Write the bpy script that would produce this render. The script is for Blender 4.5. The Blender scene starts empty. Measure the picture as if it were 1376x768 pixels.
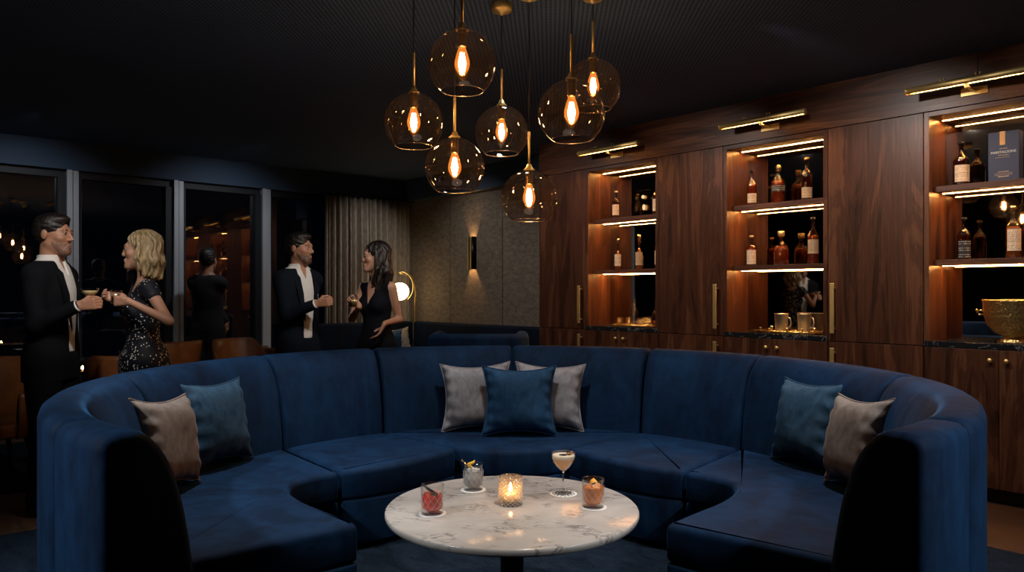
import bpy, bmesh, math, random
import numpy as np
from mathutils import Vector, Matrix
random.seed(7)
PI = math.pi
SC = bpy.context.scene
COL = SC.collection
R = math.radians

# ------------------------------------------------------------------ camera, world, lights, exposure
F_PX = 993.0
cam = bpy.data.objects.new('camera', bpy.data.cameras.new('camera'))
COL.objects.link(cam)
cam.data.sensor_width = 36.0
cam.data.lens = 36.0 * F_PX / 1376.0
cam.location = (0, 0, 1.33)
cam.rotation_euler = (PI / 2, 0, 0)
cam.data.shift_y = 9.0 / 1376.0
cam.data.clip_start = 0.05
SC.camera = cam

w = bpy.data.worlds.new('night'); SC.world = w; w.use_nodes = True
w.node_tree.nodes['Background'].inputs[0].default_value = (0.10, 0.16, 0.30, 1)
w.node_tree.nodes['Background'].inputs[1].default_value = 0.004

SC.view_settings.view_transform = 'Standard'
SC.view_settings.look = 'None'
SC.view_settings.gamma = 1.0
SC.view_settings.use_curve_mapping = False
SC.view_settings.exposure = 0.27
cy = SC.cycles
cy.max_bounces = 7; cy.diffuse_bounces = 3; cy.glossy_bounces = 4; cy.transmission_bounces = 7
cy.transparent_max_bounces = 24
cy.sample_clamp_indirect = 3.0
cy.caustics_reflective = False; cy.caustics_refractive = False
cy.use_denoising = True

PHI = R(-48.0)          # room frame: local x runs along the bar wall (towards the right), local y into that wall
CP, SP = math.cos(PHI), math.sin(PHI)
def RW(s, u):           # room coordinates -> world x, y
    return (s * CP - u * SP, s * SP + u * CP)

def spot(name, loc, target, power, angle, blend=0.6, color=(1, 1, 1), size=0.06):
    l = bpy.data.lights.new(name, 'SPOT'); l.energy = power; l.spot_size = R(angle); l.spot_blend = blend
    l.color = color; l.shadow_soft_size = size
    o = bpy.data.objects.new(name, l); COL.objects.link(o); o.location = loc
    d = Vector(target) - Vector(loc); o.rotation_euler = d.to_track_quat('-Z', 'Y').to_euler()
    return o
NEU = (1.0, 0.93, 0.86)
COOL = (0.88, 0.94, 1.0)
# unseen ceiling-height spots without fixtures: room light plus added fill
def down(x, y, tx, ty, tz, power, angle, color=NEU, size=.06, blend=.8): return spot('unseen_ceiling_spot', (x, y, 2.84), (tx, ty, tz), power, angle, blend, color, size)
down(-2.75, .75, -1.75, 2.3, .4, 400, 60, COOL, .10)
down(2.75, .75, 1.75, 2.3, .4, 400, 60, COOL, .10)
down(.30, 2.45, 0, 2.95, .5, 90, 42, NEU, .05)
down(-1.45, 3.5, -1.3, 3.7, .4, 125, 76, COOL)
down(1.45, 3.5, 1.3, 3.7, .4, 125, 76, COOL)
down(0, 4.15, 0, 4.5, .5, 80, 84, COOL)
down(-.95, 3.1, -2.75, 4.5, 1.3, 75, 30)  # fill spot added to soften the orange pendant light on the man
down(.4, 4.6, -1.6, 5.9, 1.3, 55, 34)
down(-.3, 5.45, -.3, 6.4, .8, 45, 50, COOL)  # spot added to brighten the loveseat
down(-1.9, 2.6, -2.6, 4.6, 1.5, 125, 30)
down(-.7, 3.9, -1.35, 5.95, 1.45, 105, 32)
# unseen wall-wash spots added to brighten the bar and the woven wall
for s_, p_ in ((-5.2, 50), (-3.7, 55), (-2.15, 75), (-.8, 60)):
    x_, y_ = RW(s_, 3.9); tx_, ty_ = RW(s_, 5.35); down(x_, y_, tx_, ty_, 1.75, p_ * 1.1, 88, NEU, .05, 1)
x_, y_ = RW(-6.9, 4.5); tx_, ty_ = RW(-7.0, 5.8); down(x_, y_, tx_, ty_, 1.5, 32, 90, NEU, .05, 1)
x_, y_ = RW(-7.4, 4.9); tx_, ty_ = RW(-8.5, 5.0); down(x_, y_, tx_, ty_, 1.5, 32, 80, NEU, .05, 1)
for u_ in (1.2, 3.2):  # cool spots added to lift the window mullions
    x_, y_ = RW(-7.3, u_); tx_, ty_ = RW(-8.65, u_); down(x_, y_, tx_, ty_, 1.6, 30, 100, COOL, .05, 1)

# ------------------------------------------------------------------ node helper and materials
class NT:
    def __init__(s, name):
        s.m = bpy.data.materials.new(name); s.m.use_nodes = True
        s.t = s.m.node_tree; s.t.nodes.clear()
        s.out = s.t.nodes.new('ShaderNodeOutputMaterial')
    def n(s, typ, **kw):
        nd = s.t.nodes.new('ShaderNode' + typ)
        for k, v in kw.items():
            if k.startswith('_'): setattr(nd, k[1:], v)
            else:
                key = int(k[1:]) if k[0] == 'i' and k[1:].isdigit() else k.replace('__', ' ')
                s.set(nd.inputs[key], v)
        return nd
    def set(s, inp, v):
        if isinstance(v, bpy.types.NodeSocket): s.t.links.new(v, inp)
        elif isinstance(v, bpy.types.Node): s.t.links.new(v.outputs[0], inp)
        else:
            if isinstance(v, (tuple, list)) and len(v) == 3 and inp.type == 'RGBA': v = (*v, 1)
            inp.default_value = v
    def ob(s): return s.n('TexCoord').outputs['Object']
    def map(s, v, scale=(1, 1, 1), rot=(0, 0, 0), loc=(0, 0, 0)):
        return s.n('Mapping', i0=v, i1=loc, i2=rot, i3=scale).outputs[0]
    def noise(s, v, scale=5, detail=3, dist=0, rough=0.5):
        return s.n('TexNoise', Vector=v, Scale=scale, Detail=detail, Distortion=dist, Roughness=rough).outputs[0]
    def ramp(s, f, stops):
        nd = s.n('ValToRGB', i0=f); e = nd.color_ramp.elements
        while len(e) < len(stops): e.new(0.5)
        for el, (p, c) in zip(e, stops):
            el.position = p; el.color = (*c, 1) if len(c) == 3 else c
        return nd.outputs[0]
    def math(s, op, a, b=0.0, c=0.0, clamp=False):
        nd = s.n('Math', _operation=op, i0=a, i1=b, i2=c); nd.use_clamp = clamp
        return nd.outputs[0]
    def mix(s, f, a, b, mode='MIX'):
        nd = s.t.nodes.new('ShaderNodeMix'); nd.data_type = 'RGBA'; nd.blend_type = mode
        s.set(nd.inputs[0], f); s.set(nd.inputs[6], a); s.set(nd.inputs[7], b)
        return nd.outputs[2]
    def bump(s, h, strength=0.3, dist=0.01):
        return s.n('Bump', Height=h, Strength=strength, Distance=dist).outputs[0]
    def pr(s, **kw):
        p = s.n('BsdfPrincipled')
        for k, v in kw.items(): s.set(p.inputs[k.replace('__', ' ')], v)
        s.t.links.new(p.outputs[0], s.out.inputs[0]); return p
    def surf(s, sh): s.set(s.out.inputs[0], sh.outputs[0] if isinstance(sh, bpy.types.Node) else sh)

M = {}
def plain(name, col, rough=0.5, metal=0.0, **kw):
    t = NT(name); t.pr(Base__Color=col, Roughness=rough, Metallic=metal, **kw); M[name] = t.m; return t.m
def emis(name, col, strength):
    t = NT(name); t.surf(t.n('Emission', Color=col, Strength=strength)); M[name] = t.m

def velvet(name, dark, light, sheen, nap=2.2, streak=(1, 1, .35), tint=None):
    t = NT(name); v = t.ob()
    a = t.noise(t.map(v, streak), nap, 5, 0.8, 0.6)
    b = t.noise(t.map(v, (1, 1, .5)), nap * 7, 4, 0.3, 0.6)
    f = t.math('ADD', t.math('MULTIPLY', a, .7), t.math('MULTIPLY', b, .3))
    c = t.ramp(f, [(.36, dark), (.66, light)])
    fine = t.noise(v, 700, 2)
    h = t.math('ADD', t.math('MULTIPLY', t.noise(v, 9, 2, .5), 1.0), t.math('MULTIPLY', fine, .05))
    t.pr(Base__Color=c, Roughness=.75, Sheen__Weight=sheen, Sheen__Roughness=.30, Sheen__Tint=tint or light,
         Specular__IOR__Level=.15, Normal=t.bump(h, .25, .02))
    M[name] = t.m
velvet('velvet_navy', (.0010, .0065, .022), (.0045, .029, .078), .42, 2.6, (1.4, 1.4, .3), (.045, .17, .36))
velvet('velvet_midnight', (.001, .004, .012), (.002, .010, .03), .1)
velvet('velvet_steel', (.010, .034, .064), (.048, .10, .155), .6, 5, (1, 1, 1))
velvet('velvet_blue', (.007, .032, .078), (.026, .082, .165), .5, 5, (1, 1, 1))
velvet('velvet_taupe', (.12, .090, .072), (.29, .23, .19), .5, 5, (1, 1, 1))
velvet('velvet_grey', (.17, .158, .165), (.42, .40, .405), .6, 5, (1, 1, 1))

def wood(name, dark, mid, light, horiz=False, rough=.36):
    t = NT(name); v = t.ob()
    rnd = t.n('ObjectInfo').outputs['Random']
    off = t.n('CombineXYZ', X=t.math('MULTIPLY', rnd, 37.0), Y=t.math('MULTIPLY', rnd, 11.0), Z=t.math('MULTIPLY', rnd, 23.0)).outputs[0]
    vv = t.n('VectorMath', _operation='ADD', i0=v, i1=off).outputs[0]
    s1 = (.55, 5, 5) if horiz else (5, 5, .55)
    s2 = (2.2, 90, 90) if horiz else (90, 90, 2.2)
    a = t.noise(t.map(vv, s1), 1.0, 6, 1.6, .62)
    bands = t.math('SINE', t.math('MULTIPLY', a, 46.0))
    b = t.noise(t.map(vv, s2), 1.0, 4, .2, .6)
    f = t.math('ADD', t.math('ADD', t.math('MULTIPLY', a, .75), t.math('MULTIPLY', bands, .045)), t.math('MULTIPLY', b, .30))
    c = t.ramp(f, [(.34, dark), (.52, mid), (.72, light)])
    t.pr(Base__Color=c, Roughness=t.math('ADD', t.math('MULTIPLY', b, .22), rough - .08), Specular__IOR__Level=.4,
         Normal=t.bump(b, .22, .002))
    M[name] = t.m
wood('walnut', (.019, .007, .004), (.070, .0245, .0125), (.160, .063, .030))
wood('walnut_cross', (.019, .007, .004), (.070, .0245, .0125), (.160, .063, .030), True)
wood('walnut_pale', (.07, .030, .012), (.17, .075, .030), (.28, .13, .055))

plain('brass', (.98, .74, .32), .48, 1.0)
plain('brass_dark', (.30, .18, .07), .35, 1.0)
plain('gold', (.92, .66, .28), .24, 1.0)
plain('steel', (.90, .82, .70), .34, 1.0)
plain('black_metal', (.008, .008, .009), .35, .6)
plain('black', (.004, .004, .005), .6)
plain('white_paper', (.80, .76, .70), .8)
plain('wax', (.85, .72, .5), .5)
plain('skin', (.48, .26, .175), .5, Subsurface__Weight=.08, Subsurface__Scale=.02)
plain('skin_tan', (.40, .20, .125), .5, Subsurface__Weight=.08, Subsurface__Scale=.02)
plain('lips', (.42, .15, .115), .4)
plain('eye_white', (.32, .29, .27), .3)
plain('iris', (.02, .012, .008), .1)
plain('shirt_white', (.68, .66, .64), .8)
plain('suit_black', (.0045, .0055, .008), .85, Specular__IOR__Level=.12)
plain('suit_navy', (.0055, .0085, .016), .85, Specular__IOR__Level=.12)
plain('shadow_suit', (.005, .005, .007), .9)
plain('dress_black', (.004, .005, .009), .8, Specular__IOR__Level=.12)
plain('shoe', (.01, .008, .007), .25)
plain('frame_metal', (.46, .48, .52), .5, .1)
plain('frame_dark', (.006, .008, .012), .6, .0)
plain('navy_paint', (.034, .065, .120), .7)
plain('dark_wall', (.012, .013, .018), .8)
plain('toe_kick', (.006, .005, .005), .6)
plain('orange_peel', (.95, .42, .04), .5)
plain('lemon_peel', (.95, .60, .05), .5)
plain('dried_fruit', (.35, .14, .04), .5)
plain('dark_garnish', (.012, .008, .012), .35)
plain('foam', (.85, .72, .55), .7)
plain('ribbon', (.75, .36, .10), .5)
plain('box_blue', (.012, .022, .065), .5)
plain('print_white', (.7, .66, .6), .6)
emis('led', (1.0, .42, .11), 190.0)
emis('filament', (1.0, .66, .37), 165.0)
emis('globe_lamp', (1.0, .66, .30), 7.5)
emis('lump_glow', (1.0, .66, .36), 1.2)  # emission for the lumps in the glass block
emis('flame', (1.0, .50, .14), 110.0)
emis('sconce_light', (1.0, .50, .18), 650.0)
emis('picture_lamp', (1.0, .50, .18), 260.0)

def hair(name, dark, light):
    t = NT(name); v = t.ob()
    a = t.noise(t.map(v, (60, 60, 9)), 1.0, 4, .6, .6)
    t.pr(Base__Color=t.ramp(a, [(.35, dark), (.65, light)]), Roughness=.45, Normal=t.bump(a, .6, .01)); M[name] = t.m
hair('hair_black', (.004, .003, .003), (.016, .011, .009))
hair('hair_brown', (.008, .005, .004), (.035, .022, .014))
hair('hair_blonde', (.13, .085, .040), (.48, .36, .20))
hair('beard', (.15, .078, .052), (.25, .13, .088))
hair('stubble_dark', (.07, .036, .026), (.16, .085, .058))

def thin_glass(name, tint, edge, gloss=.9, base=.03, rough=.0, bumpscale=None, haze=None, glow=None):
    t = NT(name)
    nrm = {}
    if bumpscale:
        nrm['Normal'] = t.bump(t.noise(t.ob(), bumpscale, 2), .3, .01)
    lw = t.n('LayerWeight', Blend=.35, **nrm)
    fac = t.math('POWER', lw.outputs['Facing'], 2.2)
    col = t.mix(fac, tint, edge)
    sh = t.n('BsdfTransparent', Color=col)
    if haze:
        sh = t.n('MixShader', Fac=haze[1], i1=sh.outputs[0], i2=t.n('BsdfTranslucent', Color=haze[0]).outputs[0])
    if glow:
        sh = t.n('AddShader', i0=sh.outputs[0], i1=t.n('Emission', Color=glow[0], Strength=glow[1]).outputs[0])
    gl = t.n('BsdfGlossy', Color=(1, 1, 1), Roughness=rough, **nrm)
    k = t.math('ADD', t.math('MULTIPLY', t.math('POWER', lw.outputs['Facing'], 3.2), gloss), base, clamp=True)
    t.surf(t.n('MixShader', Fac=k, i1=sh.outputs[0], i2=gl.outputs[0])); M[name] = t.m
thin_glass('smoked_glass', (.74, .68, .62), (.30, .21, .15), .85, .09, .03, haze=((.75, .50, .34), .004))
thin_glass('crystal', (.98, .98, .97), (.66, .64, .62), 1.3, .045, .02)
thin_glass('votive_crystal', (.95, .92, .88), (.45, .40, .35), 1.8, .08, .03, haze=((1.0, .85, .68), .16))
plain('rim_glint', (.75, .50, .32), .25, .8)  # metallic tint stands in for the bright highlight along the glass rim
thin_glass('bulb_glass', (1.0, .90, .74), (.98, .68, .36), .4, .04, glow=((1.0, .30, .04), .55))
thin_glass('clear_glass', (.95, .95, .94), (.6, .58, .55), 1.2, .09, .03)
thin_glass('window_glass', (.80, .84, .90), (.5, .55, .6), .9, .11)
thin_glass('bottle_glass', (.90, .80, .66), (.28, .18, .10), 1.2, .10, .04)
thin_glass('bottle_dark', (.34, .22, .14), (.08, .05, .03), 1.2, .14, .05)
t = NT('cut_glass'); t.pr(Base__Color=(1, 1, 1), Roughness=.0, IOR=1.45, Transmission__Weight=1.0); M['cut_glass'] = t.m
t = NT('cut_edge'); t.pr(Base__Color=(.95, .93, .90), Roughness=.18, IOR=1.5, Transmission__Weight=.45); M['cut_edge'] = t.m
t = NT('smoked_mirror')
t.pr(Base__Color=(.46, .42, .38), Roughness=.02, Metallic=1.0); M['smoked_mirror'] = t.m
def liquid(name, col, trans=.5):
    t = NT(name); t.pr(Base__Color=col, Roughness=.12, IOR=1.33, Transmission__Weight=trans, Coat__Weight=.3); M[name] = t.m
liquid('whisky', (.42, .12, .022), .5)
liquid('whisky_red', (.32, .048, .012), .5)
liquid('negroni', (.85, .035, .015), .05)
liquid('old_fashioned', (.90, .24, .03), .05)
liquid('water', (.62, .64, .66), .6)
liquid('sour', (.85, .42, .15), .0)
liquid('champagne', (.95, .75, .38), .1)
t = NT('ice'); v = t.ob(); t.pr(Base__Color=(.95, .93, .92), Roughness=.15, IOR=1.31, Transmission__Weight=.3, Normal=t.bump(t.noise(v, 90, 3), .5, .01)); M['ice'] = t.m
t = NT('red_ice'); v = t.ob(); t.pr(Base__Color=(.95, .16, .09), Roughness=.12, IOR=1.31, Transmission__Weight=.1, Normal=t.bump(t.noise(v, 90, 3), .5, .01)); M['red_ice'] = t.m
t = NT('amber_ice'); v = t.ob(); t.pr(Base__Color=(1, .42, .16), Roughness=.12, IOR=1.31, Transmission__Weight=.1, Normal=t.bump(t.noise(v, 90, 3), .5, .01)); M['amber_ice'] = t.m

# marble table top
t = NT('marble'); v = t.ob()
d = t.noise(t.map(v, (1, 1.5, 1), (0, 0, .5)), 3.0, 6, 1.0, .6)
cl = t.ramp(t.noise(v, 5.0, 5, .6), [(.3, (.50, .44, .39)), (.7, (.66, .60, .54))])
vein = t.math('ABSOLUTE', t.math('SUBTRACT', t.noise(t.map(v, (1, 2.2, 1), (0, 0, .6)), 7.0, 6, 1.7, .62), .5))
vm = t.ramp(vein, [(.0, (1, 1, 1)), (.05, (0, 0, 0))])
patch = t.ramp(t.noise(v, 9, 3), [(.47, (0, 0, 0)), (.62, (1, 1, 1))])
c = t.mix(t.math('MULTIPLY', t.math('MULTIPLY', vm, patch), .95), cl, (.19, .165, .15))
t.pr(Base__Color=c, Roughness=.17, Specular__IOR__Level=.45); M['marble'] = t.m
# black marble
t = NT('black_marble'); v = t.ob()
vein = t.math('ABSOLUTE', t.math('SUBTRACT', t.noise(v, 6.0, 6, 1.7, .62), .5))
t.pr(Base__Color=t.mix(t.ramp(vein, [(0, (1, 1, 1)), (.012, (0, 0, 0))]), (.012, .013, .016), (.25, .25, .27)), Roughness=.15); M['black_marble'] = t.m
# perforated ceiling
t = NT('perforated_ceiling'); v = t.ob()
vo = t.n('TexVoronoi', Vector=t.map(v, (40, 40, 0), (0, 0, PI / 4)), Scale=1.0, Randomness=0.0, _voronoi_dimensions='2D')
dots = t.ramp(vo.outputs['Distance'], [(.26, (0, 0, 0)), (.34, (1, 1, 1))])
t.pr(Base__Color=t.mix(dots, (.003, .005, .010), (.075, .135, .27)), Roughness=.75, Normal=t.bump(dots, .5, .004)); M['perforated_ceiling'] = t.m
# wallpaper weave
t = NT('woven_wall'); v = t.ob()
a = t.noise(t.map(v, (60, 60, 160)), 1.0, 4, .4, .65)
b = t.noise(t.map(v, (14, 14, 30)), 1.0, 3)
f = t.math('ADD', t.math('MULTIPLY', a, .7), t.math('MULTIPLY', b, .3))
t.pr(Base__Color=t.ramp(f, [(.35, (.060, .046, .034)), (.65, (.26, .215, .17))]), Roughness=.9, Normal=t.bump(f, .8, .01)); M['woven_wall'] = t.m
# curtain linen
t = NT('linen'); v = t.ob()
a = t.noise(t.map(v, (60, 60, 12)), 1.0, 4, .3, .6)
t.pr(Base__Color=t.ramp(a, [(.3, (.15, .125, .10)), (.7, (.32, .28, .235))]), Roughness=.9); M['linen'] = t.m
# floor boards
t = NT('floor_boards'); v = t.ob()
br = t.n('TexBrick', Vector=t.map(v, (1, 1, 1), (0, 0, R(45))), Scale=1.0, _offset=.5)
br.inputs['Color1'].default_value = (.095, .045, .024, 1); br.inputs['Color2'].default_value = (.055, .026, .014, 1)
br.inputs['Mortar'].default_value = (.008, .004, .003, 1); br.inputs['Mortar Size'].default_value = .003
br.inputs['Brick Width'].default_value = .9; br.inputs['Row Height'].default_value = .14
g = t.noise(t.map(v, (3, 40, 1), (0, 0, R(45))), 1.0, 5)
t.pr(Base__Color=t.mix(.5, br.outputs[0], t.ramp(g, [(.3, (.03, .014, .008)), (.7, (.12, .06, .03))])), Roughness=.38); M['floor_boards'] = t.m
# rugs
t = NT('rug_blue'); v = t.ob()
a = t.noise(t.map(v, (1, 2.5, 1)), 3.0, 6, 1.2, .7); b = t.noise(v, 120, 3)
f = t.math('ADD', t.math('MULTIPLY', a, .6), t.math('MULTIPLY', b, .4))
t.pr(Base__Color=t.ramp(f, [(.36, (.0015, .004, .009)), (.66, (.013, .023, .038))]), Roughness=.95, Specular__IOR__Level=.1, Normal=t.bump(b, 1.0, .01)); M['rug_blue'] = t.m
# leather
t = NT('cognac_leather'); v = t.ob()
a = t.noise(v, 6, 4)
t.pr(Base__Color=t.ramp(a, [(.3, (.11, .036, .010)), (.7, (.25, .088, .026))]), Roughness=.42, Normal=t.bump(t.noise(v, 180, 2), .15, .003)); M['cognac_leather'] = t.m
# hammered brass
t = NT('hammered_gold'); v = t.ob()
vo = t.n('TexVoronoi', Vector=v, Scale=70)
t.pr(Base__Color=(1.0, .70, .28), Roughness=.36, Metallic=1.0, Normal=t.bump(vo.outputs[0], .5, .01)); M['hammered_gold'] = t.m
# bottle labels with rows of small print
def label_mat(name, base, ink, rows=90):
    t = NT(name); v = t.ob(); xyz = t.n('SeparateXYZ', i0=v)
    row = t.math('SINE', t.math('MULTIPLY', xyz.outputs[2], rows * 6.283))
    blk = t.noise(t.map(v, (220, 220, 40)), 1.0, 2)
    big = t.noise(t.map(v, (1, 1, 30)), 1.0, 1)
    m = t.math('MULTIPLY', t.math('GREATER_THAN', row, .25), t.math('GREATER_THAN', blk, .50))
    m = t.math('MULTIPLY', m, t.math('GREATER_THAN', big, .47))
    t.pr(Base__Color=t.mix(t.math('MULTIPLY', m, .8), base, ink), Roughness=.7); M[name] = t.m
label_mat('label_cream', (.72, .56, .40), (.10, .06, .04))
label_mat('label_dark', (.02, .018, .018), (.55, .50, .44), 70)
label_mat('label_tan', (.50, .34, .20), (.08, .04, .02))
# sequins: glints painted as scattered pale silver discs on black cloth
t = NT('sequin_dress'); v = t.ob()
vo = t.n('TexVoronoi', Vector=v, Scale=92, Randomness=.85)
disc = t.math('LESS_THAN', vo.outputs['Distance'], .40)
pick = t.n('SeparateColor', i0=vo.outputs['Color'])
dens = t.noise(t.map(v, (5, 5, 3), loc=(3, 1, 0)), 1.0, 2)
xyz = t.n('SeparateXYZ', i0=v)
low = t.n('MapRange', Value=xyz.outputs[2], i1=1.22, i2=.95, i3=.05, i4=.17).outputs[0]
side = t.math('MULTIPLY', t.math('ABSOLUTE', t.math('SUBTRACT', xyz.outputs[0], .045)), -1.3)
thr = t.math('SUBTRACT', 1.03, t.math('ADD', t.math('ADD', t.math('MULTIPLY', dens, .45), low), side))
on = t.math('MULTIPLY', disc, t.math('GREATER_THAN', pick.outputs[0], thr))
dim = t.math('MULTIPLY', disc, .25)
t.pr(Base__Color=t.mix(on, t.mix(dim, (.006, .008, .014), (.03, .04, .06)), (.92, .86, .76)), Roughness=.6, Specular__IOR__Level=.25,
     Metallic=t.math('MULTIPLY', on, .2)); M['sequin_dress'] = t.m

# ------------------------------------------------------------------ mesh helpers
class MB:
    def __init__(s): s.v = []; s.f = []; s.sm = []
    def add(s, vs, fs, smooth=True, mat=None):
        o = len(s.v)
        for p in vs:
            p = Vector(p); s.v.append(tuple(mat @ p) if mat else tuple(p))
        for f in fs: s.f.append([i + o for i in f]); s.sm.append(smooth)
        return s
    def box(s, x0, x1, y0, y1, z0, z1, mat=None):
        vs = [(x, y, z) for x in (x0, x1) for y in (y0, y1) for z in (z0, z1)]
        return s.add(vs, [(0, 1, 3, 2), (4, 6, 7, 5), (0, 4, 5, 1), (2, 3, 7, 6), (0, 2, 6, 4), (1, 5, 7, 3)], False, mat)
    def lathe(s, prof, n=32, mat=None, a0=0, a1=2 * PI, sx=1, sy=1, rfun=None, closed=True):
        full = abs(a1 - a0 - 2 * PI) < 1e-6; k = n if full else n + 1
        vs = []
        for (r, z) in prof:
            for i in range(k):
                a = a0 + (a1 - a0) * i / n
                rr = rfun(r, z, a) if rfun else r
                vs.append((rr * math.cos(a) * sx, rr * math.sin(a) * sy, z))
        fs = []
        for j in range(len(prof) - 1):
            for i in range(n):
                i2 = (i + 1) % k if full else i + 1
                fs.append((j * k + i, j * k + i2, (j + 1) * k + i2, (j + 1) * k + i))
        if full and closed:
            if prof[0][0] > 1e-5: fs.append(tuple(reversed(range(k))))
            if prof[-1][0] > 1e-5: fs.append(tuple(range((len(prof) - 1) * k, len(prof) * k)))
        return s.add(vs, fs, True, mat)
    def tube(s, pts, r, n=12, mat=None):
        pts = [Vector(p) for p in pts]; rings = []
        rad = r if isinstance(r, (list, tuple)) else [r] * len(pts)
        up = Vector((0, 0, 1)); prev = None
        for i, p in enumerate(pts):
            t = (pts[min(i + 1, len(pts) - 1)] - pts[max(i - 1, 0)]).normalized()
            if prev is None:
                x = t.cross(up)
                if x.length < 1e-3: x = t.cross(Vector((1, 0, 0)))
            else: x = prev - t * prev.dot(t)
            x.normalize(); prev = x; y = t.cross(x)
            rings.append([p + (x * math.cos(2 * PI * k / n) + y * math.sin(2 * PI * k / n)) * rad[i] for k in range(n)])
        vs = [q for rg in rings for q in rg]; fs = []
        for j in range(len(rings) - 1):
            for i in range(n):
                fs.append((j * n + i, j * n + (i + 1) % n, (j + 1) * n + (i + 1) % n, (j + 1) * n + i))
        fs.append(tuple(reversed(range(n)))); fs.append(tuple(range((len(rings) - 1) * n, len(rings) * n)))
        return s.add(vs, fs, True, mat)
    def ball(s, c, r, n=16, m=10, sc=(1, 1, 1), mat=None):
        prof = [(max(r * math.sin(PI * i / m), 0), -r * math.cos(PI * i / m)) for i in range(m + 1)]
        mt = Matrix.Translation(c) @ Matrix.Diagonal((*sc, 1))
        return s.lathe(prof, n, (mat @ mt) if mat else mt)
    def build(s, name, mat, parent=None, bevel=0.0, seg=2, flat=False):
        me = bpy.data.meshes.new(name)
        me.from_pydata(s.v, [], s.f); me.validate(); me.update()
        if len(me.polygons) == len(s.sm):
            me.polygons.foreach_set('use_smooth', [False if flat else q for q in s.sm])
        bm = bmesh.new(); bm.from_mesh(me); bmesh.ops.remove_doubles(bm, verts=bm.verts, dist=1e-6)
        bmesh.ops.recalc_face_normals(bm, faces=bm.faces); bm.to_mesh(me); bm.free()
        o = bpy.data.objects.new(name, me); COL.objects.link(o)
        me.materials.append(M[mat] if isinstance(mat, str) else mat)
        if getattr(s, 'second', None):          # faces from index n0 on carry a second material
            me.materials.append(M[s.second[1]]); n0 = s.second[0]
            me.polygons.foreach_set('material_index', [0 if i < n0 else 1 for i in range(len(me.polygons))])
        if parent: o.parent = parent
        if bevel:
            b = o.modifiers.new('bevel', 'BEVEL'); b.width = bevel; b.segments = seg; b.limit_method = 'ANGLE'
        return o

def tag(o, label=None, cat=None, group=None, kind=None):
    if label: o['label'] = label
    if cat: o['category'] = cat
    if group: o['group'] = group
    if kind: o['kind'] = kind
    return o
def empty(name, loc=(0, 0, 0), rz=0.0, label=None, cat=None, group=None, kind=None):
    o = bpy.data.objects.new(name, None); COL.objects.link(o)
    o.location = loc; o.rotation_euler = (0, 0, rz); o.empty_display_size = .1
    return tag(o, label, cat, group, kind)
def rempty(name, s, u, z=0.0, rz=0.0, **kw):
    x, y = RW(s, u); return empty(name, (x, y, z), PHI + rz, **kw)
def copy_tree(o, parent=None):
    c = o.copy(); COL.objects.link(c)
    if parent: c.parent = parent
    for ch in list(o.children): copy_tree(ch, c)
    return c
def rmesh(mb, name, mat, bevel=0.0, **kw):        # a mesh given in room coordinates
    o = mb.build(name, mat, None, bevel); o.rotation_euler = (0, 0, PHI); return tag(o, **kw)
def seg_tube(a, b, r, n=12): return MB().tube([a, b], r, n)

# ------------------------------------------------------------------ the room shell
CEIL = 2.86
S0, S1, U0, U1 = -8.65, 3.2, -4.2, 5.80
rmesh(MB().box(S0 - .3, S1 + .2, U0 - .2, U1 + .2, -.1, 0), 'floor', 'floor_boards', kind='structure')
rmesh(MB().box(S0 - .3, S1 + .2, U0 - .2, U1 + .2, CEIL, CEIL + .1), 'ceiling', 'perforated_ceiling', kind='structure')
rmesh(MB().box(S0 - .25, S0 + .10, U0, U1, 2.575, CEIL), 'trim_1', 'navy_paint', kind='structure')      # beam over the windows
rmesh(MB().box(S0 + .10, -5.53, U1 - .14, U1, 2.575, CEIL), 'trim_2', 'navy_paint', kind='structure')   # beam over the woven wall
rmesh(MB().box(S0 - .25, S1 + .2, U0 - .2, U0, 0, CEIL), 'wall_left', 'dark_wall', kind='structure')
rmesh(MB().box(S1, S1 + .2, U0, U1, 0, CEIL), 'wall_rear', 'dark_wall', kind='structure')
# woven wall: panels with shadow gaps
pm = MB()
edges = [-8.60, -7.59, -6.57, -5.54]
for a, b in zip(edges, edges[1:]): pm.box(a + .006, b - .006, U1 - .035, U1, .0, 2.575)
wr = rmesh(MB().box(S0 - .25, S1 + .2, U1, U1 + .2, 0, CEIL), 'wall_right', 'black', kind='structure')
po = pm.build('wall_panel', 'woven_wall', wr)
# windows
mull = [-2.36, -1.34, -.32, .70, 1.71, 2.74, 3.75, 4.77, 5.78]
for i, (a, b) in enumerate(zip(mull, mull[1:])):
    # glazing bay between mullions: dark frame, with a pale mullion post and the pane as parts
    fr = MB()
    fr.box(S0 - .07, S0 + .03, a, b, 0, .08); fr.box(S0 - .07, S0 + .03, a, b, 2.50, 2.575)
    fr.box(S0 - .07, S0 + .03, a + .055, a + .09, .08, 2.50); fr.box(S0 - .05, S0 + .06, b - .13, b - .055, .08, 2.50)
    wo = rmesh(fr, 'window_%d' % (i + 1), 'frame_dark', kind='structure')
    p = MB().box(S0 - .07, S0 + .10, b - .055, b - .005, 0, 2.575).box(S0 - .07, S0 + .075, b + .005, b + .055, 0, 2.575)
    p.box(S0 - .07, S0 + .055, b - .006, b + .006, 0, 2.575)
    p.build('mullion', 'frame_metal', wo, .003)
    MB().box(S0 - .025, S0 - .019, a + .088, b - .128, .08, 2.50).build('pane', 'window_glass', wo)
rmesh(MB().box(S0 - .07, S0 + .10, U0, mull[0] - .055, 0, 2.575), 'wall_front', 'dark_wall', kind='structure')

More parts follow.
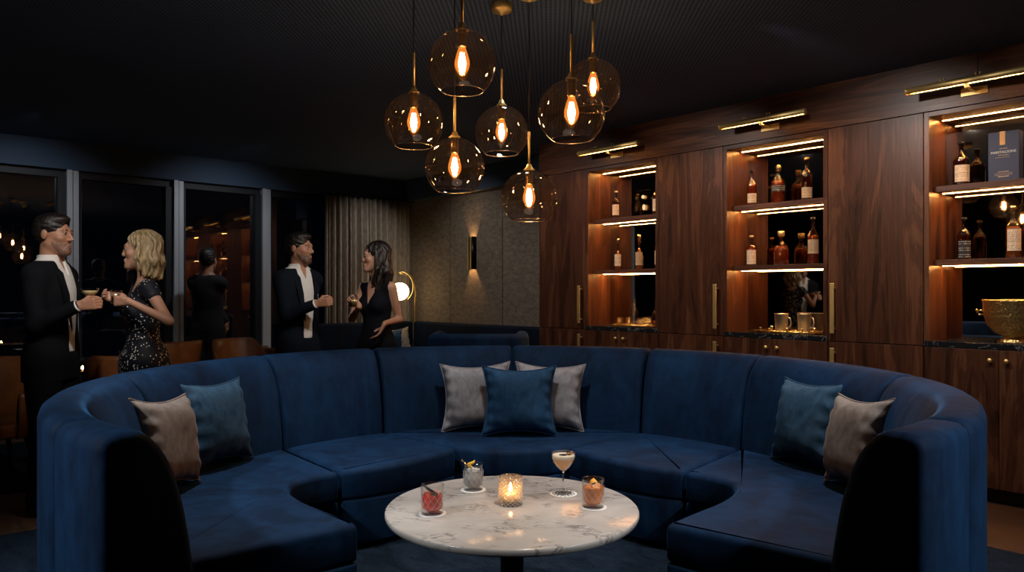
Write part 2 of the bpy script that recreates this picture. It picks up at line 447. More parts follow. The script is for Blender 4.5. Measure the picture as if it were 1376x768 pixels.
# ------------------------------------------------------------------ curtain in front of the last bay
def curtain():
    u0, u1, n = 4.44, 5.74, 260; rnd = random.Random(3)
    vs = []; fs = []; ph = 0
    prof = []
    for i in range(n + 1):
        ph += (2 * PI / (n / 17.5)) * (1 + .35 * math.sin(i * .11) + .2 * math.sin(i * .37))
        prof.append((u0 + (u1 - u0) * i / n + .012 * math.sin(ph * .5), .045 * math.sin(ph) + .012 * math.sin(ph * .43)))
    zs = [.03, .3, .8, 1.4, 2.0, 2.4, 2.565]
    for z in zs:
        k = 1.0 if z < 2.4 else .85
        for (u, d) in prof: vs.append((S0 + .20 + d * k, u, z))
    m = n + 1
    for j in range(len(zs) - 1):
        for i in range(n): fs.append((j * m + i, j * m + i + 1, (j + 1) * m + i + 1, (j + 1) * m + i))
    mb = MB().add(vs, fs)
    o = rmesh(mb, 'curtain', 'linen', label='floor-length beige linen curtain in soft pleats, drawn at the end of the windows', cat='curtain')
    so = o.modifiers.new('s', 'SOLIDIFY'); so.thickness = .004
    MB().box(S0 + .14, S0 + .26, u0 - .02, u1 + .02, 2.562, 2.58).build('curtain_track', 'black_metal', o)
curtain()

# ------------------------------------------------------------------ rugs
rug = MB().box(-4.84, 2.9, -1.6, 4.41, 0.0, .014)
rmesh(rug, 'rug', 'rug_blue', .004, label='large dark blue mottled rug lying under the curved sofa and marble table', cat='rug')
rug = MB().box(-7.75, -5.86, -1.6, 3.6, 0.0, .014)
rmesh(rug, 'rug', 'rug_blue', .004, label='dark blue rug by the windows, under the brown leather chairs', cat='rug')

# ------------------------------------------------------------------ bar wall
FR, BK = 5.35, 5.78        # front face and back of the cabinets
Z_SPLIT, Z_TOP = .975, 2.535
def handle(parent, s, z0, z1, y):
    h = MB().box(s - .016, s + .016, y - .050, y - .040, z0, z1)
    hh = h.build('handle', 'brass', parent, .003)
    for zz in (z0 + .035, z1 - .035):
        MB().lathe([(.008, 0), (.008, .041)], 12, Matrix.Translation((s, y - .041, zz)) @ Matrix.Rotation(-PI / 2, 4, 'X')).build('standoff', 'brass', hh)
def tall(s0, s1, hs, label):
    c = (s0 + s1) / 2; W = (s1 - s0) / 2 - .002
    r = rempty('tall_cabinet', c, FR, 0, label=label, cat='cabinet', group='tall walnut cabinets')
    MB().box(-W, W, .022, BK - FR, .09, Z_TOP - .004).build('carcass', 'walnut', r)
    MB().box(-W, W, .07, BK - FR, 0, .09).build('toe_kick', 'toe_kick', r)
    d = MB().box(-W + .001, W - .001, 0, .021, Z_SPLIT + .003, Z_TOP - .005).build('upper_door', 'walnut', r, .0015)
    handle(d, hs * (W - .05), 1.035, 1.40, 0)
    d = MB().box(-W + .001, W - .001, 0, .021, .10, Z_SPLIT - .003).build('lower_door', 'walnut', r, .0015)
    handle(d, hs * (W - .05), .62, .93, 0)
SH = [2.003, 1.511]        # undersides of the shelves
def niche(s0, s1, label):
    c = (s0 + s1) / 2; W = (s1 - s0) / 2 - .002; D = BK - FR; MY = .33
    r = rempty('display_cabinet', c, FR, 0, label=label, cat='cabinet', group='display cabinets with lit shelves')
    for sg in (-1, 1):
        m = MB().box(sg * W, sg * (W - .032), 0, D, Z_SPLIT, Z_TOP - .005) if sg > 0 else MB().box(-W, -(W - .032), 0, D, Z_SPLIT, Z_TOP - .005)
        m.build('side_panel', 'walnut', r, .001)
    MB().box(-W + .032, W - .032, 0, D, Z_TOP - .035, Z_TOP - .005).build('top_panel', 'walnut_cross', r, .001)
    # a thin batten hiding the first light strip
    MB().box(-W + .032, W - .032, MY, MY + .008, Z_SPLIT + .036, Z_TOP - .036).build('mirror_back', 'smoked_mirror', r)
    MB().box(-W + .032, W - .032, MY + .01, D, Z_SPLIT + .036, Z_TOP - .036).build('back_panel', 'walnut', r)
    def strip(z, p):
        MB().box(-W + .05, W - .036, .199, .207, z - .0012, z).build('light_strip', 'led', p)
    tp = [ch for ch in r.children if ch.name.startswith('top_panel')][0]
    strip(Z_TOP - .035, tp)
    for z in SH:
        sh = MB().box(-W + .033, W - .033, .075, MY - .001, z, z + .038).build('shelf', 'walnut_cross', r, .001)
        strip(z, sh)
    MB().box(-W + .001, W - .001, -.004, D, Z_SPLIT, Z_SPLIT + .036).build('marble_slab', 'black_marble', r, .002)
    MB().box(-W, W, .022, D, .09, Z_SPLIT - .002).build('carcass', 'walnut', r)
    MB().box(-W, W, .07, D, 0, .09).build('toe_kick', 'toe_kick', r)
    for sg in (-1, 1):
        x0, x1 = (-W + .001, -.0015) if sg < 0 else (.0015, W - .001)
        d = MB().box(x0, x1, 0, .021, .10, Z_SPLIT - .005).build('door', 'walnut', r, .0015)
        MB().lathe([(.006, 0), (.006, .012), (.013, .016), (.015, .024), (.010, .030), (0, .031)], 18,
                   Matrix.Translation((sg * .045, 0, .905)) @ Matrix.Rotation(PI / 2, 4, 'X')).build('knob', 'brass', d)
CAB = [-5.52, -4.87, -4.0, -3.35, -2.48, -1.83, -.96, -.31]
tall(CAB[0], CAB[1], 1, 'tall plain walnut cabinet at the far end of the bar wall beside the woven wall')
niche(CAB[1], CAB[2], 'farthest lit walnut display cabinet, with decanters and tumblers on its slab')
tall(CAB[2], CAB[3], 1, 'tall plain walnut cabinet between the farthest and the middle display cabinets')
niche(CAB[3], CAB[4], 'middle lit walnut display cabinet, with two steel cups on its slab')
tall(CAB[4], CAB[5], -1, 'tall plain walnut cabinet between the middle and the nearest display cabinets')
niche(CAB[5], CAB[6], 'nearest lit walnut display cabinet, with a blue carton and gold bowl in it')
rmesh(MB().box(CAB[0], CAB[7] + .7, FR - .002, BK, Z_TOP, CEIL), 'cornice_panel', 'walnut_cross', .001,
      label='long walnut cornice board running above all the bar cabinets up to the ceiling', cat='cornice')

# picture lights on the cornice
def picture_light(s, label):
    r = rempty('picture_light', s, FR, 2.655, label=label, cat='picture light', group='brass picture lights')
    n = 28; L = .35
    # slim half-open brass trough with end discs
    prof = []
    vs = []; fs = []
    ro, ri = .024, .0215
    angs = [R(-60) + R(300) * i / 24 for i in range(25)]   # opening faces down
    for x in (-L, L):
        for rr in (ro, ri):
            for a in angs: vs.append((x, -.15 + rr * math.cos(a), rr * math.sin(a)))
    k = 25
    for i in range(24):
        fs.append((i, i + 1, 2 * k + i + 1, 2 * k + i)); fs.append((k + i, k + i + 1, 3 * k + i + 1, 3 * k + i))
        for b in (0, 2 * k): fs.append((b + i, b + i + 1, b + k + i + 1, b + k + i))
    fs.append((0, k, 3 * k, 2 * k)); fs.append((k - 1, 2 * k - 1, 4 * k - 1, 3 * k - 1))
    sh = MB().add(vs, fs).build('shade', 'brass', r)
    for x in (-L - .004, L): MB().lathe([(.025, 0), (.025, .004)], 20, Matrix.Translation((x, -.15, 0)) @ Matrix.Rotation(PI / 2, 4, 'Y')).build('end_cap', 'brass', sh)
    MB().box(-L + .01, L - .01, -.155, -.145, -.004, .006).build('lamp_tube', 'picture_lamp', r)
    MB().box(-.075, .075, -.012, 0, -.065, -.015).build('mounting_plate', 'brass', r, .002)
    MB().box(-.012, .012, -.15, -.006, -.045, -.032).box(-.012, .012, -.155, -.143, -.045, -.018).build('arm', 'brass', r, .002)
    for x in (-.14, 0.06):
        for q in (-.011, .011):
            MB().lathe([(.003, 0), (.003, .010), (.006, .012), (.006, .018), (0, .02)], 10, Matrix.Translation((x + q, -.15, .022))).build('knob', 'brass', sh)
    seg_tube((.06, -.148, .03), (.06, -.148, CEIL - 2.655), .0022, 6).build('cable', 'black', r)
for s, lb in ((-4.47, 'slim brass picture light over the farthest display cabinet'),
              (-2.93, 'slim brass picture light over the middle display cabinet'),
              (-1.53, 'slim brass picture light over the nearest display cabinet')):
    picture_light(s, lb)

# ------------------------------------------------------------------ things in the display cabinets
T0, T1, TS = 2.041, 1.549, 1.011
def patch(r, z0, z1, a0, a1, n=14, sx=1, sy=1, sq=0):
    vs = []; fs = []
    for z in (z0, z1):
        for i in range(n + 1):
            a = a0 + (a1 - a0) * i / n
            vs.append((r * math.cos(a) * sx, r * math.sin(a) * sy, z))
    for i in range(n): fs.append((i, i + 1, n + 1 + i + 1, n + 1 + i))
    return MB().add(vs, fs)
def bottle(s, z, h, r, kind, liq, lab, label, u=5.515, cap='black', glass='bottle_glass', lspan=(.12, .5), group='spirit bottles on the shelves', sy=1.0, full=.62):
    o = rempty('bottle', s, u, z, 0.0, label=label, cat='bottle', group=group)
    if kind == 'slim':     P = [(0, .004), (.90, 0), (1, .02), (1, .56), (.97, .61), (.60, .69), (.33, .74), (.29, .80), (.29, .93), (.36, .935), (.36, .955)]
    elif kind == 'round':  P = [(0, .004), (.80, 0), (.92, .02), (1, .22), (.98, .42), (.80, .56), (.40, .65), (.30, .70), (.28, .82), (.40, .83), (.40, .86)]
    elif kind == 'square': P = [(0, .004), (.96, 0), (1, .02), (1, .52), (.92, .58), (.50, .64), (.30, .69), (.27, .85), (.36, .86), (.36, .89)]
    elif kind == 'squat':  P = [(0, .004), (.95, 0), (1, .03), (1, .50), (.90, .60), (.45, .68), (.30, .72), (.30, .84), (.42, .85), (.42, .88)]
    else:                  P = [(0, .004), (1.0, 0), (1, .03), (.96, .25), (.72, .48), (.36, .62), (.24, .68), (.24, .84), (.34, .86), (.34, .88)]
    prof = [(a * r, b * h) for a, b in P]
    nside = 4 if kind == 'square' else 28
    MB().lathe(prof, 28, sy=sy, rfun=(lambda rr, zz, a: rr * (1.0 if rr < r * .55 else min(1.28, 1.0 / max(abs(math.cos(a)), abs(math.sin(a)))) ** .55)) if kind in ('square', 'squat') else None).build('glass_body', glass, o)
    if liq:
        lp = [(max(a * r - .0035, 0), b * h + (.006 if b < .03 else 0)) for a, b in P if b <= full] 
        lp.append((0, lp[-1][1]))
        MB().lathe(lp, 24, sy=sy).build('liquid', liq, o)
    top = P[-1][1] * h
    MB().lathe([(.30 * r, top - .02 * h), (.44 * r, top), (.44 * r, h * .985), (.38 * r, h), (0, h)], 18).build('stopper', cap, o)
    if lab:
        k = 1.10 if kind in ('square', 'squat') else 1.0
        patch(r * k + .0012, lspan[0] * h, lspan[1] * h, R(-61 - 62), R(-61 + 62), sy=sy).build('paper_label', lab, o)
    return o
# farthest display cabinet
bottle(-4.625, T0, .27, .036, 'slim', 'whisky_red', 'label_cream', 'dark bottle, slanted cream label, left on the farthest display cabinet\'s top shelf', glass='bottle_dark', cap='label_cream')
bottle(-4.145, T0, .29, .036, 'slim', 'whisky', 'label_cream', 'dark-glass bottle at the right end of the farthest display cabinet\'s top shelf', glass='bottle_dark')
bottle(-4.60, T1, .30, .034, 'taper', 'whisky', 'label_cream', 'tapering whisky bottle, leftmost on the farthest display cabinet\'s lower shelf', glass='bottle_glass', cap='gold')
bottle(-4.345, T1, .32, .036, 'taper', 'whisky', 'label_tan', 'tall tapering bottle with tan label, middle of the farthest cabinet\'s lower shelf', glass='bottle_glass', cap='gold')
bottle(-4.125, T1, .33, .034, 'slim', 'whisky', 'label_cream', 'tall slim bottle, right end of the farthest display cabinet\'s lower shelf', cap='label_tan')
g = rempty('glass_block', -4.41, 5.642, T0, label='smoky glass block with two glowing lumps, on the farthest cabinet\'s top shelf', cat='ornament')
MB().box(-.055, .055, -.035, .035, 0, .27).build('block', 'bottle_glass', g, .004)
MB().ball((-.005, .02, .205), .017, sc=(1, .7, 1)).build('lit_lump', 'lump_glow', g)
MB().ball((.005, .02, .105), .020, sc=(.8, .6, 1.4)).build('lit_lump', 'lump_glow', g)
# tray, decanters, tumblers
def tray(s, u, z, lx, ly, label):
    o = rempty('tray', s, u, z, label=label, cat='tray')
    MB().box(-lx, lx, -ly, ly, .004, .010).build('base', 'gold', o, .002)
    rim = MB()
    for a, b in (((-lx, -ly), (lx, -ly)), ((lx, -ly), (lx, ly)), ((lx, ly), (-lx, ly)), ((-lx, ly), (-lx, -ly))):
        rim.tube([(a[0], a[1], .016), (b[0], b[1], .016)], .006, 8)
    rim.build('rim', 'gold', o)
    ft = MB()
    for sx in (-1, 1):
        for sy in (-1, 1): ft.ball((sx * (lx - .02), sy * (ly - .02), .004), .004, 8, 6)
    ft.build('feet', 'gold', o)
tray(-4.345, 5.505, TS, .235, .115, 'gold rimmed tray holding the decanters, in the farthest display cabinet')
TT = TS + .0105
bottle(-4.385, TT, .255, .052, 'round', None, None, 'clear glass decanter in the middle of the gold tray', glass='clear_glass', cap='clear_glass', group='decanters on the tray', u=5.49)
bottle(-4.15, TT, .245, .050, 'round', 'whisky', None, 'darker decanter at the right end of the gold tray', glass='bottle_glass', cap='clear_glass', group='decanters on the tray', u=5.53, full=.4)
def tumbler(s, u, z, label, r=.032, h=.075):
    o = rempty('tumbler', s, u, z, label=label, cat='glass', group='tumblers on the gold tray')
    MB().lathe([(0, .001), (r * .9, 0), (r, .01), (r * 1.03, h), (r * .95, h), (r * .9, .014), (0, .013)], 20,
               rfun=lambda rr, zz, a: rr * (1 + .035 * math.cos(a * 10) * (1 if zz < h * .7 else 0))).build('glass_wall', 'crystal', o)
tumbler(-4.53, 5.46, TT, 'cut tumbler at the left front of the gold tray')
tumbler(-4.49, 5.54, TT, 'cut tumbler behind the left end of the gold tray')
tumbler(-4.27, 5.44, TT, 'cut tumbler right of the clear decanter, at the front of the gold tray')
tumbler(-4.215, 5.47, TT, 'cut tumbler in front of the darker decanter on the gold tray')
# middle display cabinet
bottle(-3.185, T0, .29, .038, 'slim', 'whisky_red', 'label_cream', 'dark red bottle with cream label, left on the middle cabinet\'s top shelf', glass='bottle_glass', lspan=(.08, .34))
bottle(-2.955, T0, .30, .050, 'squat', 'whisky_red', 'label_dark', 'broad amber bottle with lettered label, middle of the middle cabinet\'s top shelf', lspan=(.30, .46), glass='bottle_glass', cap='gold')
bottle(-2.72, T0, .33, .042, 'slim', 'whisky_red', 'label_tan', 'tall dark bottle with gold neck, right on the middle cabinet\'s top shelf', cap='gold', glass='bottle_dark', lspan=(.06, .30))
bottle(-3.19, T1, .25, .040, 'slim', 'whisky_red', 'label_cream', 'small bottle with a large cream label, left on the middle cabinet\'s lower shelf', cap='label_tan', lspan=(.05, .52))
bottle(-2.93, T1, .27, .060, 'round', 'whisky_red', None, 'round-bodied red bottle, middle of the middle cabinet\'s lower shelf', cap='brass', glass='bottle_glass')
bottle(-2.67, T1, .36, .042, 'slim', 'whisky_red', 'label_tan', 'tall bottle with wide tan label, right on the middle cabinet\'s lower shelf', cap='black', lspan=(.22, .52))
def cup(s, u, z, r, h, label, mat='steel'):
    o = rempty('ice_cup', s, u, z, label=label, cat='cup', group='steel cups on the slab')
    MB().lathe([(0, 0), (r * .80, 0), (r * .83, .006), (r * .97, h * .97), (r, h), (r * .97, h), (r * .93, h * .95), (r * .78, .01), (0, .009)], 32).build('body', mat, o)
    MB().tube([(r * .9, 0, h * .80), (r * 1.3, 0, h * .75), (r * 1.42, 0, h * .5), (r * 1.25, 0, h * .28), (r * .86, 0, h * .22)], .005, 8).build('handle', mat, o)
tray(-2.86, 5.50, TS, .26, .12, 'low gold tray under the steel cups in the middle display cabinet')
cup(-2.915, 5.49, TT, .056, .145, 'bright steel cup, the left of the two in the middle display cabinet')
cup(-2.76, 5.555, TT, .056, .145, 'steel cup set further back, right of the two in the middle cabinet')
def jigger(s, u, label, r, h):
    o = rempty('jigger', s, u, TT, label=label, cat='jigger', group='small gold bar pieces on the low tray')
    MB().lathe([(0, 0), (r, 0), (r * .45, h * .55), (r * .45, h * .6), (r, h), (r * .9, h), (r * .35, h * .62), (0, h * .62)], 18).build('cup_body', 'gold', o)
for i, (s, u, r, h, lb) in enumerate([(-3.07, 5.45, .014, .034, 'gold jigger at the left front corner of the low tray'),
        (-3.02, 5.53, .017, .042, 'gold jigger at the back left of the low tray'),
        (-2.985, 5.43, .013, .030, 'small gold jigger just left of the bright steel cup'),
        (-2.83, 5.42, .016, .036, 'gold jigger right of the bright steel cup at the tray front'),
        (-2.72, 5.44, .014, .034, 'gold jigger in front of the rear steel cup'),
        (-2.65, 5.50, .016, .040, 'gold jigger at the right end of the low tray')]):
    jigger(s, u, lb, r, h)
# nearest display cabinet
bottle(-1.655, T0, .29, .048, 'slim', 'whisky_red', 'label_cream', 'dark bottle with a big cream label beside the blue carton, nearest cabinet', glass='bottle_dark', lspan=(.08, .46))
bx = rempty('gift_carton', -1.41, 5.55, T0, label='blue gift carton with an orange ribbon tab and white lettering, on the top shelf', cat='carton')
MB().box(-.085, .085, -.05, .05, 0, .32).build('carton_body', 'box_blue', bx, .002)
MB().box(-.020, .010, -.0525, -.050, .235, .32).box(-.020, .010, -.052, .0, .32, .3215).build('ribbon', 'ribbon', bx)
def text(body, size, loc, parent, mat, name='printed_lettering', rot=(PI / 2, 0, 0), align='CENTER'):
    cu = bpy.data.curves.new(name, 'FONT'); cu.body = body; cu.size = size; cu.align_x = align; cu.extrude = .0004
    o = bpy.data.objects.new(name, cu); COL.objects.link(o); o.location = loc; o.rotation_euler = rot
    cu.materials.append(M[mat]); bpy.context.view_layer.update()
    me = bpy.data.meshes.new_from_object(o.evaluated_get(bpy.context.evaluated_depsgraph_get()))
    bpy.data.objects.remove(o); o = bpy.data.objects.new(name, me); COL.objects.link(o)
    o.location = loc; o.rotation_euler = rot; o.parent = parent
    return o
tx = text('PARSTACIONS', .0215, (0, -.0508, .182), bx, 'print_white')
for (a, b, z, hh) in ((-.022, .022, .210, .003), (-.03, .03, .168, .003), (-.045, .035, .155, .0015), (-.03, .03, .062, .003), (-.05, .05, .052, .0015), (-.05, .05, .042, .0015), (-.03, .03, .030, .006)):
    MB().box(a, b, -.0512, -.0500, z, z + hh).build('printed_line', 'label_tan', bx)
bottle(-1.64, T1, .28, .040, 'slim', 'whisky_red', 'label_dark', 'nearly black bottle, left on the nearest display cabinet\'s lower shelf', glass='bottle_dark', lspan=(.05, .45))
bottle(-1.36, T1, .33, .042, 'slim', 'whisky', 'label_cream', 'pale amber bottle with tall cream label, above the gold bowl', cap='gold', lspan=(.14, .56))
gb = rempty('punch_bowl', -1.355, 5.495, TS, label='large hammered gold bowl on a low foot, standing on the slab', cat='bowl')
MB().lathe([(0, 0), (.085, 0), (.088, .006), (.060, .022), (.052, .034), (.10, .050), (.140, .088), (.160, .14), (.167, .21), (.171, .217), (.167, .220), (.158, .21), (.150, .14), (.128, .092), (.09, .062), (0, .056)], 48).build('bowl_body', 'hammered_gold', gb).scale = (1, 1, 1.25)
for sg in (-1, 1):
    hd = MB(); hd.tube([(sg * .160, 0, .165), (sg * .185, 0, .175), (sg * .20, 0, .160), (sg * .19, 0, .145), (sg * .160, 0, .15)], .007, 8)
    hd.ball((sg * .205, 0, .175), .010); hd.build('handle', 'gold', gb).location = (0, 0, .03)

# ------------------------------------------------------------------ wall sconce
sc = rempty('wall_sconce', -7.115, 5.765, 1.62, label='black and brass half-round sconce glowing up and down on the woven wall', cat='wall lamp')
MB().lathe([(.060, .0), (.060, .40), (.052, .40), (.052, 0), (.060, 0)], 24, a0=PI, a1=2 * PI, closed=False).build('shade', 'black_metal', sc)
MB().box(-.055, .055, -.006, 0, .02, .38).build('back_plate', 'brass', sc)
for x in (-.035, .012):
    MB().box(x, x + .018, -.066, -.058 + abs(x) * .2, .0, .40).build('brass_strip', 'brass', sc)
for z in (.10, .30): MB().lathe([(.018, -.02), (.018, .02)], 16, Matrix.Translation((0, -.027, z))).build('bulb', 'sconce_light', sc)
MB().box(-.03, .03, -.05, 0, .17, .19).build('lamp_holder', 'brass', sc)

# ------------------------------------------------------------------ pendant cluster
def world(px, py, Y): return ((px - 688) / F_PX * Y, Y, 1.33 + (393 - py) / F_PX * Y)
PEND = [(621, 86, 3.07, 'largest-looking smoked globe pendant, at the top left of the cluster'),
        (556, 165, 3.53, 'leftmost smoked globe pendant of the cluster'),
        (611, 225, 3.53, 'smoked globe pendant hanging low at the left, under the topmost left one'),
        (674, 178, 3.92, 'smoked globe pendant in the middle of the cluster, under the brass canopy in view'),
        (711, 266, 3.74, 'lowest smoked globe pendant of the cluster'),
        (768, 152, 3.13, 'large front smoked globe pendant at the right of the cluster'),
        (797, 117, 3.76, 'smoked globe pendant half hidden behind the front right one')]
def pendant(idx, px, py, Y, label):
    x, y, z = world(px, py, Y); rr = .142
    r = empty('pendant_light', (x, y, z), 0, label, 'pendant light', 'smoked globe pendants of the cluster')
    prof = []
    for i in range(25):
        a = R(-52) + (R(80) - R(-52)) * i / 24
        prof.append((rr * math.cos(a), rr * math.sin(a)))
    prof += [(.018, rr * 1.015), (.018, rr * 1.03)]
    MB().lathe(prof, 56, closed=False).build('globe_shade', 'smoked_glass', r)
    rim = MB(); n = 56; q0 = rr * math.cos(R(-52)); z0 = rr * math.sin(R(-52))
    rim.tube([(q0 * math.cos(2 * PI * i / n), q0 * math.sin(2 * PI * i / n), z0) for i in range(n + 1)], .0014, 6)
    rim.build('rim', 'rim_glint', r)
    MB().lathe([(.030, rr * .985), (.030, rr * 1.0), (.016, rr * 1.10), (.011, rr * 1.20), (0, rr * 1.2)], 24).build('cap', 'brass', r)
    st = .165
    MB().lathe([(.0065, rr * 1.18), (.0065, rr * 1.18 + st), (.004, rr * 1.18 + st + .004), (0, rr * 1.18 + st + .004)], 12).build('stem', 'brass', r)
    seg_tube((0, 0, rr * 1.18 + st), (0, 0, CEIL - z - .04), .0028, 6).build('cord', 'black', r)
    MB().lathe([(0, CEIL - z - .062), (.008, CEIL - z - .06), (.012, CEIL - z - .05), (.05, CEIL - z - .04), (.056, CEIL - z - .03), (.056, CEIL - z - .0005), (0, CEIL - z - .0005)], 28).build('ceiling_canopy', 'brass', r)
    MB().lathe([(.017, .070), (.019, .075), (.019, rr * .99), (0, rr * .99)], 20).build('socket', 'brass_dark', r)
    b = MB().lathe([(.014, .078), (.015, .065), (.024, .040), (.031, .012), (.032, -.002), (.028, -.020), (.016, -.040), (.006, -.050), (0, -.052)], 24, closed=False).build('bulb', 'bulb_glass', r)
    fl = MB()
    for k in range(6):
        a = 2 * PI * k / 6; c, s = math.cos(a), math.sin(a)
        fl.tube([(.006 * c, .006 * s, .045), (.014 * c, .014 * s, .0), (.008 * c, .008 * s, -.030)], .0030, 6)
    fl.build('filament', 'filament', b)
for i, a in enumerate(PEND): pendant(i, *a)

# ------------------------------------------------------------------ marble table
tb = empty('cocktail_table', (0, 2.876, .014), 0, 'round white-grey marble cocktail table on a black pedestal inside the sofa', 'table')
TZ = .486
MB().lathe([(0, TZ - .032), (.470, TZ - .032), (.484, TZ - .026), (.489, TZ - .014), (.488, TZ - .004), (.484, TZ), (0, TZ)], 128).build('tabletop', 'marble', tb)
MB().lathe([(.045, .02), (.045, TZ - .05), (.16, TZ - .04), (.16, TZ - .0322), (0, TZ - .0322)], 32).build('pedestal', 'black_metal', tb)
MB().lathe([(0, 0), (.25, 0), (.25, .008), (.24, .014), (.06, .022), (0, .022)], 48).build('base_plate', 'black_metal', tb)
TZ = .5
def cut(amp, h0, h1, nn, m, base=None):
    def f(r, z, a):
        if h0 < z < h1:
            u = (a * nn / (2 * PI) + z * m) % 1.0; v = (a * nn / (2 * PI) - z * m) % 1.0
            return r - amp * (max(0, 1 - abs(u - .5) * 5) + max(0, 1 - abs(v - .5) * 5)) * .5
        if base and z <= base: return r * (1 - .03 * abs(math.sin(a * 14)))
        return r
    return f
def ribs(mb, rfn, nn, m, z0, z1, rad):
    mb.second = (len(mb.f), 'cut_edge')
    for sg in (-1, 1):
        for k in range(nn):
            pts = []
            n = max(6, int((z1 - z0) / .003))
            for i in range(n + 1):
                z = z0 + (z1 - z0) * i / n
                a = 2 * PI * k / nn + sg * (z - z0) * m * 2 * PI / nn
                r = rfn(z); pts.append((r * math.cos(a), r * math.sin(a), z))
            mb.tube(pts, rad, 5)
    return mb
def rocks(x, y, label, liq, lvl, icemat, cat='cocktail', R0=.043, H=.108, seed=1):
    o = empty('rocks_glass', (x, y, TZ + .0035), R(seed * 37), label, cat, 'drinks on the marble table')
    outer = [(0, .001), (R0 * .93, 0), (R0 * .96, .004)]
    nst = 34
    outer += [(R0 * (.96 + .04 * i / nst), .004 + (H - .006) * i / nst) for i in range(1, nst + 1)]
    outer += [(R0 - .001, H)]
    inner = [(R0 - .003, H - .001), (R0 - .0035, H * .6), (R0 - .0045, .022), (R0 - .010, .016), (0, .015)]
    f = cut(.0030, .024, H * .80, 9, 26, .022)
    gw = MB().lathe(outer + inner, 108, rfun=lambda r, z, a: f(r, z, a) if r > R0 * .95 else r)
    ribs(gw, lambda z: R0 * (.96 + .04 * z / H) + .0001, 11, 30, .022, H * .74, .00055).build('glass_wall', 'crystal', o)
    MB().lathe([(0, .0155), (R0 - .0105, .0165), (R0 - .0050, .0225), (R0 - .0041, lvl), (0, lvl)], 48).build('liquid', liq, o)
    rnd = random.Random(seed)
    for k in range(5 if icemat != 'water' else 3):
        a = k * 2.4 + seed; q = .016 if k < 4 else .002
        mt = Matrix.Translation((q * math.cos(a), q * math.sin(a), lvl - .004 + .007 * rnd.random())) @ Matrix.Rotation(rnd.random() * 3, 4, Vector((rnd.random(), rnd.random(), 1)).normalized())
        MB().box(-.0105, .0105, -.0105, .0105, -.0105, .0105, mt).build('ice_cube', icemat, o, .003)
    return o
def coaster(x, y, label, r=.052, lace=False):
    o = empty('coaster', (x, y, TZ), 0, label, 'coaster', 'round coasters on the marble table')
    MB().lathe([(0, 0), (r, 0), (r + .001, .0015), (r, .003), (0, .003)], 48).build('disc', 'white_paper', o)
    if lace:
        mb = MB()
        for rr, n in ((.022, 7), (.034, 11), (.044, 17)):
            for i in range(n):
                a = 2 * PI * i / n
                mb.lathe([(.0042, .0031), (.0042, .0034), (0, .0034)], 8, Matrix.Translation((rr * math.cos(a), rr * math.sin(a), 0)))
        mb.build('printed_pattern', 'black', o)
P1 = (-.299, 2.775); P2 = (-.163, 3.11); P3 = (.212, 3.05); P4 = (.314, 2.86); PC = (-.006, 2.905)
coaster(*P1, 'white coaster under the red cocktail'); coaster(*P2, 'white coaster under the clear iced drink')
coaster(*P3, 'white dotted coaster under the stemmed foamy cocktail', .056, True); coaster(*P4, 'white coaster under the orange-amber cocktail')
o = rocks(*P1, 'red iced cocktail in a cut tumbler with a dark garnish stick, left on the table', 'negroni', .068, 'red_ice', seed=2)
gz = -R(2 * 37)
mt = Matrix.Rotation(gz, 4, 'Z')
MB().tube([(-.040, -.01, .113), (-.018, -.016, .098), (.012, -.02, .078)], [.0022, .0050, .0065], 10, mt).ball((.012, -.02, .077), .009, mat=mt, sc=(1.3, .8, .8)).build('garnish', 'dark_garnish', o)
o = rocks(*P2, 'clear iced drink in a cut tumbler with a lemon twist, back left of the table', 'water', .078, 'ice', seed=4)
mt = Matrix.Rotation(-R(4 * 37), 4, 'Z')
g = MB().tube([(-.047, 0, .122), (-.012, -.008, .090)], .0013, 8, mt).ball((-.047, 0, .122), .004, mat=mt).build('cocktail_pick', 'gold', o)
vs = []; fs = []
for i in range(15):
    a = i * .42
    for k in (0, 1):
        vs.append((-.018 + .013 * math.cos(a) + .003 * i / 3, -.014 + .010 * math.sin(a), .084 + .0022 * i + k * .012))
for i in range(14): fs.append((2 * i, 2 * i + 2, 2 * i + 3, 2 * i + 1))
pe = MB().add(vs, fs, True, mt).build('lemon_twist', 'lemon_peel', o); sm = pe.modifiers.new('s', 'SOLIDIFY'); sm.thickness = .003
o = rocks(*P4, 'orange-amber iced cocktail in a cut tumbler with orange peel, right on the table', 'old_fashioned', .078, 'amber_ice', seed=3)
mt = Matrix.Rotation(-R(3 * 37), 4, 'Z')
MB().add([(-.014, -.012, .084), (.010, -.016, .086), (.016, -.004, .098), (.002, .002, .110), (-.010, 0, .102), (-.002, -.010, .092)],
         [(0, 1, 5), (1, 2, 5), (2, 3, 5), (3, 4, 5), (4, 0, 5)], True, mt).build('orange_peel', 'orange_peel', o).modifiers.new('s', 'SOLIDIFY').thickness = .004
MB().ball((.004, -.006, .088), .010, mat=mt, sc=(1.3, .8, .7)).build('cherry', 'dark_garnish', o)
